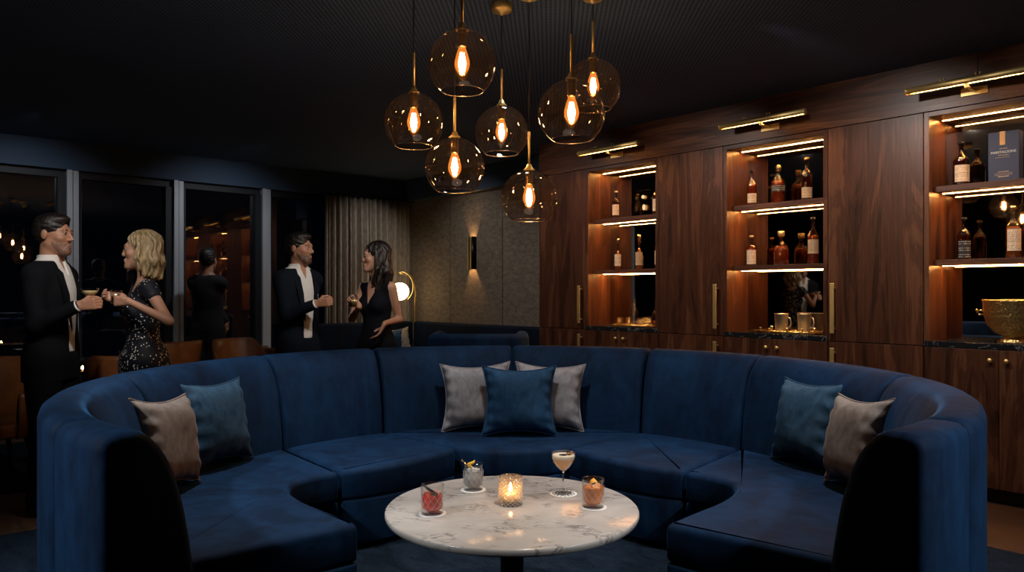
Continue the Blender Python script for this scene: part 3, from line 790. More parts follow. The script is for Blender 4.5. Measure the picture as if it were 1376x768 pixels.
# coupe
o = empty('coupe_glass', (*P3, TZ + .0035), 0, 'foamy pale cocktail in a stemmed coupe with a star-shaped garnish', 'cocktail', 'drinks on the marble table')
MB().lathe([(0, .0035), (.010, .0045), (.034, .0025), (.036, .001), (.034, 0), (0, 0)], 48).build('foot', 'clear_glass', o)
MB().lathe([(.010, .0038), (.0045, .012), (.0034, .03), (.0034, .080), (.006, .092), (0, .092)], 20).build('stem', 'cut_glass', o)
BW = [(.004, .090), (.014, .097), (.030, .112), (.043, .130), (.0495, .150), (.0495, .168)]
MB().lathe(BW, 56, closed=False).build('bowl', 'clear_glass', o)
MB().lathe([(0, .0925)] + [(max(a - .0022, 0), b + .001) for a, b in BW[:4]] + [(.0455, .143), (0, .143)], 48).build('cocktail_liquid', 'sour', o)
MB().lathe([(0, .1432), (.0455, .1432), (.0470, .150), (.0470, .158), (.040, .1585), (0, .158)], 48).build('foam_layer', 'foam', o)
g = MB()
for k in range(8):
    a = k * PI / 4
    g.tube([(.024, -.004, .162), (.024 + .013 * math.cos(a), -.004 + .013 * math.sin(a), .165)], [.0042, .0018], 6)
g.ball((.034, .004, .166), .006).build('star_anise', 'dried_fruit', o)
MB().tube([(-.018, -.010, .160), (.0, -.016, .161), (.014, -.012, .161)], [.002, .005, .002], 8).build('garnish_leaf', 'dark_garnish', o)
# candle holder
o = empty('candle_holder', (*PC, TZ), 0, 'diamond-cut glass votive holder with a lit candle, middle of the table', 'candle holder')
H = .110; R0 = .0475
def fc(r, z, a):
    if r < R0 * .93: return r
    u = (a * 16 / (2 * PI) + z * 72) % 1.0; v = (a * 16 / (2 * PI) - z * 72) % 1.0
    return r - .0055 * (abs(u - .5) + abs(v - .5))
outer = [(0, .001), (R0 * .95, 0)] + [(R0, .003 + (H - .006) * i / 60) for i in range(61)] + [(R0 - .0006, H)]
gw = MB().lathe(outer + [(R0 - .0065, H - .001), (R0 - .0065, .014), (0, .013)], 176, rfun=fc)
ribs(gw, lambda z: R0 - .0002, 16, 72, .004, H - .003, .0009).build('cut_glass_cup', 'votive_crystal', o)
cd = MB().lathe([(0, .0135), (.024, .0135), (.024, .040), (.021, .042), (0, .039)], 32).build('candle', 'wax', o)
MB().tube([(0, 0, .040), (.001, 0, .048)], .0012, 6).build('wick', 'black', cd)
MB().lathe([(0, .046), (.005, .050), (.0075, .058), (.006, .068), (.003, .078), (0, .086)], 16).build('flame', 'flame', cd)

# ------------------------------------------------------------------ the curved sofa
CY = 3.42
def sweep(prof, a0, a1, c=(0, CY), step=3.0, rr=.016, gap=.003, mb=None):
    """profile [(rho, z)] swept about c from angle a0 to a1 (degrees), ends rounded"""
    P = [Vector(p) for p in prof]; N = len(P)
    area = sum(P[i].x * P[(i + 1) % N].y - P[(i + 1) % N].x * P[i].y for i in range(N))
    nr = []
    for i in range(N):
        t = (P[(i + 1) % N] - P[i - 1]).normalized(); n = Vector((-t.y, t.x))
        nr.append(n if area > 0 else -n)           # inward normals
    rm = sum(p.x for p in P) / N; L = math.radians(a1 - a0) * rm
    es = [0, rr * .06, rr * .22, rr * .5, rr]
    nst = max(2, int((a1 - a0) / step))
    ds = es + [rr + (L - 2 * rr) * i / nst for i in range(1, nst)] + [L - e for e in reversed(es)]
    vs = []; fs = []
    for d in ds:
        e = min(d, L - d); off = 0 if e >= rr else rr - math.sqrt(max(rr * rr - (rr - e) ** 2, 0))
        off += 0
        dd = min(max(d, 0), L)
        a = math.radians(a0) + (gap + dd * (L - 2 * gap) / L) / rm
        for p, n in zip(P, nr):
            q = p + n * off
            vs.append((c[0] + q.x * math.cos(a), c[1] + q.x * math.sin(a), max(q.y, 0)))
    for j in range(len(ds) - 1):
        for i in range(N): fs.append((j * N + i, j * N + (i + 1) % N, (j + 1) * N + (i + 1) % N, (j + 1) * N + i))
    fs.append(tuple(range(N))); fs.append(tuple(range((len(ds) - 1) * N, len(ds) * N)))
    mb = (mb or MB()).add(vs, fs); mb.sm[-2:] = [False, False]
    return mb
def smooth_curve(pts, n=6, closed=False):
    """Catmull-Rom through the points"""
    out = []; K = len(pts); pts = [Vector(p) for p in pts]
    rng = range(K) if closed else range(K - 1)
    for i in rng:
        p0 = pts[(i - 1) % K] if closed or i > 0 else pts[i] * 2 - pts[i + 1]
        p1 = pts[i]; p2 = pts[(i + 1) % K]
        p3 = pts[(i + 2) % K] if closed or i + 2 < K else pts[i + 1] * 2 - pts[i]
        for k in range(n):
            t = k / n
            out.append(.5 * ((2 * p1) + (p2 - p0) * t + (2 * p0 - 5 * p1 + 4 * p2 - p3) * t * t + (3 * p1 - p0 - 3 * p2 + p3) * t ** 3))
    if not closed: out.append(pts[-1])
    return out
RO = 1.85
def back_profile(ro=RO, h=.945):
    inner = smooth_curve([(ro - .285, .30), (ro - .278, .45), (ro - .262, .60), (ro - .232, .75), (ro - .188, .865), (ro - .125, h - .010), (ro - .06, h)], 4)
    outer = [(ro - .028, h - .004), (ro - .008, h - .018), (ro, h - .045), (ro, .5), (ro, .03), (ro - .012, .018), (ro - .285, .018)]
    return [tuple(p) for p in inner] + outer
BP = back_profile()
sofa = empty('curved_sofa', (0, CY, .014), 0, 'big horseshoe-shaped navy velvet sofa wrapped round the marble table', 'sofa')
def local(mb):   # sofa meshes are described in world x, y; bring them to the sofa's own origin
    mb.v = [(x, y - CY, z) for x, y, z in mb.v]; return mb
AE = -55
segs = [(180 - 0 + 0, 0)]
B = [33.3, 58.5]
for a0, a1, nm in ((AE, -44, 'arm_end'), (-44, -3.0, 'backrest_section'), (-3.0, B[0], 'backrest_section'), (B[0], B[1], 'backrest_section'),
                   (B[1], 90, 'backrest_section')):
    g = .0035 if nm == 'arm_end' or a0 >= 0 or a1 > 0 else .0015
    rr = .016 if a0 != -3.0 else .016
    local(sweep(BP, a0, a1, gap=.007, rr=.028)).build(nm, 'velvet_navy', sofa)
    local(sweep(BP, 180 - a1, 180 - a0, gap=.007, rr=.028)).build(nm, 'velvet_navy', sofa)

def cushion(poly, z0, z1, r=.035, dome=0.0):
    """rounded slab on a polygon outline (list of (x, y), counter-clockwise)"""
    P = [Vector(p) for p in poly]; N = len(P)
    area = sum(P[i].x * P[(i + 1) % N].y - P[(i + 1) % N].x * P[i].y for i in range(N))
    if area < 0: P.reverse()
    nr = []
    for i in range(N):
        e1 = (P[i] - P[i - 1]).normalized(); e2 = (P[(i + 1) % N] - P[i]).normalized()
        n = Vector((-e1.y - e2.y, e1.x + e2.x)); n.normalize(); nr.append(n / max(.5, n.dot(Vector((-e1.y, e1.x)))))
    rings = [(r * .5, z0), (.006, z0 + .006), (0, z0 + .018), (0, (z0 + z1) / 2), (0, z1 - r)]
    for k in (1, 2, 3, 4): a = k * PI / 8; rings.append((r * (1 - math.cos(a)), z1 - r + r * math.sin(a)))
    rings += [(r + .03, z1 + dome * .4), (r + .07, z1 + dome)] if dome else []
    vs = []; fs = []
    for off, z in rings:
        for p, n in zip(P, nr): vs.append((p.x + n.x * off, p.y + n.y * off, z))
    for j in range(len(rings) - 1):
        for i in range(N): fs.append((j * N + i, j * N + (i + 1) % N, (j + 1) * N + (i + 1) % N, (j + 1) * N + i))
    fs.append(tuple(reversed(range(N)))); fs.append(tuple(range((len(rings) - 1) * N, len(rings) * N)))
    return MB().add(vs, fs)
def arcpts(r, a0, a1, n): return [(r * math.cos(R(a0 + (a1 - a0) * i / n)), CY + r * math.sin(R(a0 + (a1 - a0) * i / n))) for i in range(n + 1)]
def corner(pts, r, n=5):
    """round the sharp corners (angle over 35 degrees) of a closed outline"""
    out = []; N = len(pts)
    for i in range(N):
        a, b, c = Vector(pts[i - 1]), Vector(pts[i]), Vector(pts[(i + 1) % N])
        d1 = (b - a); d2 = (c - b)
        if d1.angle(d2) > R(35):
            rr = min(r, d1.length * .45, d2.length * .45)
            p, q = b - d1.normalized() * rr, b + d2.normalized() * rr
            for k in range(n + 1):
                t = k / n; out.append(tuple(p.lerp(b, t).lerp(b.lerp(q, t), t)))
        else: out.append(tuple(b))
    return out
ZS = .43 - .014
RJ = RO - .262
inA = [(-.874, 3.728), (-.985, 3.62), (-1.040, 3.50), (-1.005, 3.36), (-.895, 3.20), (-.74, 3.04), (-.60, 2.895)]
inA = [tuple(p) for p in smooth_curve(inA, 4)]
SA = arcpts(RJ, 180 - 33.3, 180 + 40.5, 26) + list(reversed(inA))
inB = [tuple(p) for p in smooth_curve([(-.868, 3.748), (-.745, 3.80), (-.60, 3.92), (-.45, 4.09), (-.325, 4.292)], 4)]
SB = arcpts(RJ, 180 - 58.5, 180 - 33.8, 10) + inB
mir = lambda P: [(-x, y) for x, y in P]
inC = [tuple(p) for p in smooth_curve([(-.318, 4.33), (-.16, 4.245), (0, 4.215)], 4)]
SCc = arcpts(RJ, 90, 180 - 58.9, 12) + inC[:-1] + [(0, 4.215)]
def shrink(P, d):
    c = Vector((sum(p[0] for p in P) / len(P), sum(p[1] for p in P) / len(P)))
    return P
for P in (SA, mir(SA), SB, mir(SB)):
    PP = corner(P, .05)
    cu = local(cushion(PP, .262, ZS, .032)).build('seat_cushion', 'velvet_navy', sofa)
    local(cushion(PP, .03, .258, .012)).build('seat_base', 'velvet_navy', sofa)
PCc = corner(SCc[:-1] + list(reversed([(-x, y) for x, y in SCc]))[0:-1], .03)
local(cushion(PCc, .262, ZS, .032)).build('seat_cushion', 'velvet_navy', sofa)
local(cushion(PCc, .03, .258, .012)).build('seat_base', 'velvet_navy', sofa)
pl = MB(); sweep([(RO - .05, 0), (RO - .05, .02), (RO - .25, .02), (RO - .25, 0)], AE + 3, 180 - AE - 3, rr=.001, mb=pl)
local(pl).build('plinth', 'black', sofa)

# ------------------------------------------------------------------ throw pillows
def pillow(loc, rz, tilt, roll, wd, ht, mat, label, group=None, seed=0, th=.09, cat='cushion'):
    rnd = random.Random(seed); n = 34
    ph = [rnd.random() * 6 for _ in range(8)]
    def pt(i, j, sgn):
        x = -1 + 2 * i / n; y = -1 + 2 * j / n
        pin = .16
        X = x * (1 - pin * (1 - y * y) * abs(x) ** 2) ; Y = y * (1 - pin * (1 - x * x) * abs(y) ** 2)
        e = max(0, (1 - x ** 4) * (1 - y ** 4)) ** .60
        b = th * e * (1 - .12 * (x * x + y * y) + .05 * y)
        edge = (1 - e) * e * 4
        wr = .0075 * edge * (math.sin(17 * y + ph[0] + 3 * x) * abs(x) ** 2 + math.sin(15 * x + ph[1] + 3 * y) * abs(y) ** 2)
        wr += .005 * e * math.sin(3.1 * x + 2.4 * y + ph[2]) + .003 * e * math.sin(6 * x * y + ph[3])
        return (X * wd / 2, sgn * (b + wr * (1 if sgn < 0 else .6)), Y * ht / 2 + ht / 2)
    r = empty('throw_pillow', loc, 0, label, cat, group)
    r.rotation_euler = (Matrix.Rotation(rz, 3, 'Z') @ Matrix.Rotation(-tilt, 3, 'X') @ Matrix.Rotation(roll, 3, 'Y')).to_euler()
    vs = []; fs = []
    for sgn in (-1, 1):
        o = len(vs)
        for j in range(n + 1):
            for i in range(n + 1): vs.append(pt(i, j, sgn))
        for j in range(n):
            for i in range(n):
                q = [o + j * (n + 1) + i, o + j * (n + 1) + i + 1, o + (j + 1) * (n + 1) + i + 1, o + (j + 1) * (n + 1) + i]
                fs.append(q if sgn < 0 else q[::-1])
    MB().add(vs, fs).build('cover', mat, r)
    ring = [(i, 0) for i in range(n)] + [(n, j) for j in range(n)] + [(n - i, n) for i in range(n)] + [(0, n - j) for j in range(n)]
    pts = [pt(i, j, 1) for i, j in ring]; pts.append(pts[0])
    MB().tube([(p[0] * 1.008, 0, (p[2] - ht / 2) * 1.008 + ht / 2) for p in pts], .0048, 8).build('piping', mat, r)
    return r
SZ = .43
T = R(13)
pillow((-.225, 4.80, SZ + .005), R(3), T, R(-2), .46, .44, 'velvet_grey', 'pale grey velvet cushion leaning behind the left of the blue middle cushion', 'grey cushions at the middle of the sofa', 1)
pillow((.235, 4.80, SZ + .005), R(-3), T, R(2), .46, .44, 'velvet_grey', 'pale grey-mauve velvet cushion leaning behind the right of the blue middle cushion', 'grey cushions at the middle of the sofa', 2)
pillow((.045, 4.62, SZ + .005), 0, R(15), 0, .47, .44, 'velvet_blue', 'blue velvet cushion at the middle of the sofa, in front of two grey ones', None, 3)
pillow((-1.485, 3.80, SZ + .02), R(70), R(15), R(3), .45, .44, 'velvet_steel', 'steel-blue velvet cushion on the left side of the sofa', 'steel-blue cushions on the sofa sides', 4)
pillow((-1.525, 3.33, SZ + .02), R(84), R(13), R(5), .43, .42, 'velvet_taupe', 'taupe velvet cushion tucked into the left end of the sofa', 'taupe cushions on the sofa sides', 5)
pillow((1.485, 3.80, SZ + .02), R(-70), R(15), R(-3), .45, .44, 'velvet_steel', 'steel-blue velvet cushion on the right side of the sofa', 'steel-blue cushions on the sofa sides', 6)
pillow((1.525, 3.33, SZ + .02), R(-84), R(13), R(-5), .43, .42, 'velvet_taupe', 'taupe velvet cushion tucked into the right end of the sofa', 'taupe cushions on the sofa sides', 7)

# ------------------------------------------------------------------ banquette along the far walls
def rcush(name, s0, s1, u0, u1, z0, z1, mat, parent, r=.03):
    poly = corner([(s0, u0), (s1, u0), (s1, u1), (s0, u1)], .04)
    return cushion(poly, z0, z1, r).build(name, mat, parent)
bq = rempty('wall_banquette', 0, 0, 0, label='dark navy banquette along the windows, with its back to the curtain', cat='banquette')
bq2 = rempty('wall_banquette', 0, 0, 0, label='dark navy banquette along the woven wall under the sconce', cat='banquette')
rcush('backrest', -8.34, -8.20, 4.0, 5.62, .05, .95, 'velvet_midnight', bq)
rcush('seat', -8.195, -7.62, 4.0, 5.05, .12, .44, 'velvet_midnight', bq)
rcush('backrest', -8.195, -5.60, 5.60, 5.74, .05, .95, 'velvet_midnight', bq2)
rcush('seat', -8.195, -5.60, 5.06, 5.595, .12, .44, 'velvet_midnight', bq2)
MB().box(-8.30, -7.66, 4.04, 5.05, 0, .118).build('plinth', 'black', bq)
MB().box(-8.16, -5.64, 5.062, 5.58, 0, .118).build('plinth', 'black', bq2)
# rounded loveseat seen from behind
lv = empty('lounge_loveseat', (-.29, 6.72, 0), 0, 'low navy velvet loveseat with a rounded back, seen from behind beyond the big sofa', 'sofa')
def lcush(name, pts, z0, z1, mat, r=.03): return cushion(corner(pts, .05), z0, z1, r).build(name, mat, lv)
bkp = [(-.44, -.24), (-.42, -.35), (-.32, -.40), (.32, -.40), (.40, -.35), (.44, -.24), (.44, .26), (.33, .26), (.33, -.20), (.28, -.28), (-.28, -.28), (-.33, -.20), (-.33, .26), (-.44, .26)]
cushion(bkp, .12, .975, .05).build('backrest', 'velvet_navy', lv)
lcush('seat', [(-.325, -.27), (.325, -.27), (.325, .28), (-.325, .28)], .14, .45, 'velvet_navy')
MB().box(-.38, .38, -.34, .22, 0, .118).build('plinth', 'black', lv)
gx, gy = RW(-8.06, 5.30)
pillow((gx, gy, .442), R(42), R(12), R(-3), .44, .44, 'velvet_grey', 'grey cushion on the far banquette beside the woman in black', None, 11)
gx, gy = RW(-7.86, 5.02)
pillow((gx, gy, .442), R(42), R(12), R(3), .44, .44, 'velvet_blue', 'dark blue cushion on the far banquette, half hidden behind the woman in black', None, 12)

# ------------------------------------------------------------------ globe lamp on an arched pole in the corner
lp = rempty('floor_lamp', -8.43, 5.66, 0, label='glowing white globe lamp hung from a thin arched brass pole in the corner', cat='floor lamp')
lp.rotation_euler = (0, 0, 0)
lp.location = (-1.30, 9.88, 0)
MB().lathe([(0, 0), (.09, 0), (.09, .015), (.012, .02), (0, .02)], 24).build('base', 'brass_dark', lp)
arc = [(0, 0, .02), (0, 0, .8), (.0, -.01, 1.15), (.06, -.10, 1.38), (.105, -.16, 1.47)]
ar = [Vector((0, 0, .02)), Vector((0, 0, 1.25))] + [Vector((.01 - .06 * (1 - math.cos(a)) , -.24 * (1 - math.cos(a)) , 1.25 + .32 * math.sin(a))) for a in [k * PI / 20 for k in range(1, 13)]]
MB().tube(ar, .007, 8).build('pole', 'brass', lp)
e = ar[-1]
GL = Vector((-.135, -.42, 1.345))
MB().ball(GL, .118, 32, 20, (1, 1, .96)).build('globe', 'globe_lamp', lp)
hoop = []
for k in range(15):
    a = R(-60 + 165 * k / 14)
    hoop.append((GL.x + .02 + .150 * math.cos(a) , GL.y, GL.z + .06 + .19 * math.sin(a)))
MB().tube([e, hoop[-1]], .005, 8).build('arm', 'brass', lp)
MB().tube(hoop, .005, 8).build('hoop', 'brass', lp)

# ------------------------------------------------------------------ brown leather tub chairs and dark tables
def tub_chair(x, y, rz, label, h=.86, proto=[None]):
    if proto[0]:
        r = copy_tree(proto[0]); r.location = (x, y, .0145); r.rotation_euler = (0, 0, R(rz)); r['label'] = label; return r
    r = empty('leather_tub_chair', (x, y, .0145), R(rz), label, 'chair', 'brown leather tub chairs')
    proto[0] = r
    n = 44; vs = []; fs = []                    # shell: an open barrel, lower at the arms, open towards -y
    prof = []
    for i in range(n + 1):
        t = -1 + 2 * i / n; a = PI / 2 + t * R(128)
        top = .64 + (h - .64) * (1 - min(1, max(0, (abs(t) - .34) / .40)) ** 2 * (3 - 2 * min(1, max(0, (abs(t) - .34) / .40))))
        for (dr, z) in ((-.045, .36), (-.035, top - .03), (-.028, top - .006), (-.012, top), (.004, top - .006), (.012, top - .03), (-.01, .34), (-.03, .33)):
            flare = .035 * (z - .35) / .5
            rx, ry = .285 + dr + flare, .265 + dr + flare
            vs.append((rx * math.cos(a), ry * math.sin(a), z))
    k = 8
    for i in range(n):
        for j in range(k): fs.append((i * k + j, i * k + (j + 1) % k, (i + 1) * k + (j + 1) % k, (i + 1) * k + j))
    fs.append(tuple(range(k))); fs.append(tuple(range(n * k, n * k + k)))
    MB().add(vs, fs).build('back_shell', 'cognac_leather', r)
    cushion([(.235 * math.cos(2 * PI * i / 32), -.03 + .245 * math.sin(2 * PI * i / 32)) for i in range(32)], .34, .45, .035).build('seat', 'cognac_leather', r)
    for sx in (-1, 1):
        for sy in (-1, 1):
            MB().tube([(sx * .15, sy * .14, .345), (sx * .22, sy * .20, 0.0)], [.016, .010], 10).build('leg', 'black_metal', r)
    return r
tub_chair(-3.56, 5.05, 15, 'brown leather tub chair at the left edge, beside the man in the black suit')
tub_chair(-2.90, 5.62, -160, 'brown leather tub chair just behind the sequinned woman, to her left')
tub_chair(-3.31, 7.08, -110, 'brown leather tub chair to the right of the sequinned woman')
tub_chair(-2.62, 7.30, 60, 'brown leather tub chair with its arm towards us, left of the navy-suited man')
tub_chair(-2.40, 7.98, 120, 'low brown leather tub chair half hidden behind the man in the navy suit').scale = (1, 1, .86)
def side_table(x, y, label, r=.30, h=.70):
    o = empty('side_table', (x, y, .0145), 0, label, 'table', 'small black round tables')
    MB().lathe([(0, h - .02), (r, h - .02), (r + .003, h - .01), (r, h), (0, h)], 40).build('tabletop', 'black_metal', o)
    MB().lathe([(.02, .015), (.02, h - .021)], 16).build('pedestal', 'black_metal', o)
    MB().lathe([(0, 0), (.20, 0), (.20, .008), (.03, .016), (0, .016)], 32).build('base', 'black_metal', o)
side_table(-3.45, 6.00, 'small black round table with a votive light, behind the couple at the left')
side_table(-3.95, 6.85, 'small black round table by the windows among the leather chairs')
vt = empty('votive_light', (-3.395, 5.84, .715), 0, 'tiny lit votive glass on the black table behind the couple at the left', 'candle')
MB().lathe([(0, 0), (.028, 0), (.034, .05), (.031, .05), (.026, .006), (0, .006)], 24).build('glass_cup', 'clear_glass', vt)
MB().lathe([(0, .008), (.007, .014), (.009, .022), (.004, .036), (0, .042)], 12).build('flame', 'flame', vt)

# ------------------------------------------------------------------ people: implicit surfaces meshed with surface nets
def v3(*a): return np.array(a, dtype=np.float64)
def rc(a, b, ra, rb, k=.03, part=''): return dict(t='rc', a=v3(*a), b=v3(*b), ra=ra, rb=rb, k=k, part=part)
def el(c, r, Rm=None, k=.03, part=''): return dict(t='el', c=v3(*c), r=v3(*r), R=Rm, k=k, part=part)
def prim_bbox(p, off):
    if p['t'] == 'rc':
        m = max(p['ra'], p['rb']) + off
        return np.minimum(p['a'], p['b']) - m, np.maximum(p['a'], p['b']) + m
    m = (p['r'] if p['R'] is None else np.abs(p['R']) @ p['r']) + off
    return p['c'] - m, p['c'] + m
def prim_eval(p, X, Y, Z):
    if p['t'] == 'rc':
        a, b = p['a'], p['b']; d = b - a; L = max(d @ d, 1e-9)
        t = np.clip(((X - a[0]) * d[0] + (Y - a[1]) * d[1] + (Z - a[2]) * d[2]) / L, 0, 1)
        return np.sqrt((X - a[0] - t * d[0]) ** 2 + (Y - a[1] - t * d[1]) ** 2 + (Z - a[2] - t * d[2]) ** 2) - (p['ra'] + t * (p['rb'] - p['ra']))
    c, r = p['c'], p['r']; x, y, z = X - c[0], Y - c[1], Z - c[2]
    if p['R'] is not None:
        Q = p['R']; x, y, z = (Q[0, 0] * x + Q[1, 0] * y + Q[2, 0] * z, Q[0, 1] * x + Q[1, 1] * y + Q[2, 1] * z, Q[0, 2] * x + Q[1, 2] * y + Q[2, 2] * z)
    k0 = np.sqrt((x / r[0]) ** 2 + (y / r[1]) ** 2 + (z / r[2]) ** 2)
    k1 = np.sqrt((x / r[0] ** 2) ** 2 + (y / r[1] ** 2) ** 2 + (z / r[2] ** 2) ** 2)
    return k0 * (k0 - 1) / np.maximum(k1, 1e-6)
def field(prims, h, off=0.0, cuts=(), pad=.03, offs=None):
    los, his = zip(*[prim_bbox(p, (p.get('off', 0) + off) + .001) for p in prims])
    lo = np.min(los, axis=0) - pad; hi = np.max(his, axis=0) + pad
    ax = [np.arange(lo[i], hi[i] + h, h) for i in range(3)]
    D = np.full([len(a) for a in ax], .15, dtype=np.float32)
    for p in prims:
        o = off + p.get('off', 0); m = p['k'] + 2.5 * h
        b0, b1 = prim_bbox(p, o + m)
        ix = [slice(max(0, np.searchsorted(ax[i], b0[i])), np.searchsorted(ax[i], b1[i])) for i in range(3)]
        X = ax[0][ix[0]][:, None, None]; Y = ax[1][ix[1]][None, :, None]; Z = ax[2][ix[2]][None, None, :]
        d = (prim_eval(p, X, Y, Z) - o).astype(np.float32)
        blk = D[ix[0], ix[1], ix[2]]; k = p['k']
        hh = np.maximum(k - np.abs(blk - d), 0) / k
        D[ix[0], ix[1], ix[2]] = np.minimum(blk, d) - hh * hh * k * .25
    G = (ax[0][:, None, None], ax[1][None, :, None], ax[2][None, None, :])
    for c in cuts: D = np.maximum(D, -c(*G)).astype(np.float32)
    return D, ax
def nets(D, ax):
    S = D < 0
    nx, ny, nz = D.shape
    cs = [S[i:nx - 1 + i, j:ny - 1 + j, k:nz - 1 + k] for i in (0, 1) for j in (0, 1) for k in (0, 1)]
    cnt = sum(c.astype(np.int8) for c in cs); act = (cnt > 0) & (cnt < 8)
    I, J, K = np.nonzero(act); n = len(I)
    pos = np.zeros((n, 3)); w = np.zeros(n)
    cor = [(i, j, k) for i in (0, 1) for j in (0, 1) for k in (0, 1)]
    for a in cor:
        for d in range(3):
            if a[d]: continue
            b = list(a); b[d] = 1
            fa = D[I + a[0], J + a[1], K + a[2]]; fb = D[I + b[0], J + b[1], K + b[2]]
            m = (fa < 0) != (fb < 0); t = np.where(m, fa / np.where(m, fa - fb, 1), 0)
            p = np.array(a, float)[None, :].repeat(n, 0); p[:, d] += t
            pos += p * m[:, None]; w += m
    pos /= w[:, None]
    h = ax[0][1] - ax[0][0]
    V = np.stack([ax[0][I], ax[1][J], ax[2][K]], 1) + pos * h
    idx = -np.ones(act.shape, np.int64); idx[I, J, K] = np.arange(n)
    F = []
    for d in range(3):
        sl0 = [slice(None)] * 3; sl1 = [slice(None)] * 3
        sl0[d] = slice(0, -1); sl1[d] = slice(1, None)
        A = S[tuple(sl0)]; Bb = S[tuple(sl1)]
        e = A != Bb; i, j, k = np.nonzero(e); ijk = [i, j, k]
        u, v = (d + 1) % 3, (d + 2) % 3
        ok = (ijk[u] > 0) & (ijk[v] > 0) & (ijk[u] < act.shape[u]) & (ijk[v] < act.shape[v])
        ijk = [q[ok] for q in ijk]; flip = A[e][ok]
        def g(du, dv):
            q = list(ijk); q[u] = q[u] - du; q[v] = q[v] - dv; return idx[q[0], q[1], q[2]]
        quad = np.stack([g(1, 1), g(0, 1), g(0, 0), g(1, 0)], 1)
        quad[~flip] = quad[~flip][:, ::-1]
        F.append(quad)
    F = np.concatenate(F); F = F[(F >= 0).all(1)]
    return V, F
def sdf_obj(name, mat, parent, prims, h=.006, off=0.0, cuts=(), relax=1, post=None):
    D, ax = field(prims, h, off, cuts)
    if post is not None: D = post(D, ax)
    V, F = nets(D, ax)
    for _ in range(relax):      # light smoothing of the stair steps
        acc = np.zeros_like(V); c = np.zeros(len(V))
        for q in range(4):
            a, b = F[:, q], F[:, (q + 1) % 4]
            np.add.at(acc, a, V[b]); np.add.at(c, a, 1)
        V = V * .5 + .5 * acc / np.maximum(c, 1)[:, None]
    me = bpy.data.meshes.new(name); me.from_pydata(V.tolist(), [], F.tolist()); me.update()
    me.polygons.foreach_set('use_smooth', [True] * len(me.polygons))
    o = bpy.data.objects.new(name, me); COL.objects.link(o); me.materials.append(M[mat]); o.parent = parent
    return o

def head_prims(H, Pm, male=True):
    """H: 3x3 rotation, Pm: head centre; the face looks along local -y"""
    def T(x, y, z): return tuple(Pm + H @ v3(x, y, z))
    def E(c, r, k=.015): return el(T(*c), r, H, k, 'head')
    def C(a, b, ra, rb, k=.012): return rc(T(*a), T(*b), ra, rb, k, 'head')
    j = 1.0 if male else .88
    P = [E((0, .018, .035), (.074, .094, .082)), E((0, -.028, -.025), (.060, .064, .086), .03),
         C((0, -.035, -.078), (0, -.070, -.100), .040 * j, .025 * j, .03),
         C((.046 * j, .0, -.055), (.018, -.072, -.098), .018, .016, .03), C((-.046 * j, .0, -.055), (-.018, -.072, -.098), .018, .016, .03),
         C((-.030, -.080, .026), (.030, -.080, .026), .013, .013, .02),
         C((0, -.088, .018), (0, -.114 + (0 if male else .009), -.026), .007, .0105 * j, .012), C((-.010, -.100, -.031), (.010, -.100, -.031), .0085, .0085, .008),
         E((.038, -.062, -.022), (.024, .022, .020), .02), E((-.038, -.062, -.022), (.024, .022, .020), .02),
         C((-.017, -.0930, -.060), (.017, -.0930, -.060), .0068, .0068, .008), C((-.014, -.0905, -.073), (.014, -.0905, -.073), .0078, .0078, .008),
         E((0, -.084, -.103), (.019, .014, .015), .015),
         E((.077, .012, -.005), (.009, .019, .031), .008), E((-.077, .012, -.005), (.009, .019, .031), .008)]
    return P, T
def hand_prims(W, d, n, side, curl=(35, 45, 30), s=1.0, spread=.0185, k=.008):
    """W wrist, d hand direction, n palm normal, side +1 puts the thumb on +s"""
    d = d / np.linalg.norm(d); n = n - d * (n @ d); n /= np.linalg.norm(n); sv = np.cross(d, n) * side
    P = []
    for i in range(4):
        o = (-1.5 + i) * spread * s            # i=3 is the index finger (thumb side)
        P.append(rc(tuple(W + sv * o * .6), tuple(W + d * .085 * s + sv * o), .015 * s, .0115 * s, .012, 'hand'))
        L = [(.036, .022, .018), (.044, .027, .020), (.048, .030, .021), (.043, .025, .019)][i]
        p = W + d * .088 * s + sv * o; a = 0
        for q, (ln, cu) in enumerate(zip(L, curl)):
            a += R(cu); dr = d * math.cos(a) + n * math.sin(a); p2 = p + dr * ln * s
            P.append(rc(tuple(p), tuple(p2), (.0095 - .001 * q) * s, (.0088 - .001 * q) * s, k * .5, 'hand')); p = p2
    t0 = W + d * .028 * s + sv * .022 * s
    t1 = t0 + (d * .55 + sv * .55 + n * .45) * .042 * s
    t2 = t1 + (d * .70 - sv * .05 + n * .60) * .034 * s
    t3 = t2 + (d * .80 - sv * .35 + n * .45) * .026 * s
    P += [rc(tuple(t0), tuple(t1), .015 * s, .0115 * s, .010, 'hand'), rc(tuple(t1), tuple(t2), .0112 * s, .0100 * s, .006, 'hand'), rc(tuple(t2), tuple(t3), .0100 * s, .0085 * s, .005, 'hand')]
    return P
def ik(Sh, Wr, l1, l2, pole):
    d = Wr - Sh; L = min(np.linalg.norm(d), (l1 + l2) * .995); u = d / np.linalg.norm(d)
    a = (l1 * l1 - l2 * l2 + L * L) / (2 * L); hgt = math.sqrt(max(l1 * l1 - a * a, 0))
    p = pole - u * (pole @ u); p /= np.linalg.norm(p)
    return Sh + u * a + p * hgt
def rotz(a): c, s = math.cos(a), math.sin(a); return np.array([[c, -s, 0], [s, c, 0], [0, 0, 1.0]])
def rotx(a): c, s = math.cos(a), math.sin(a); return np.array([[1, 0, 0], [0, c, -s], [0, s, c]])

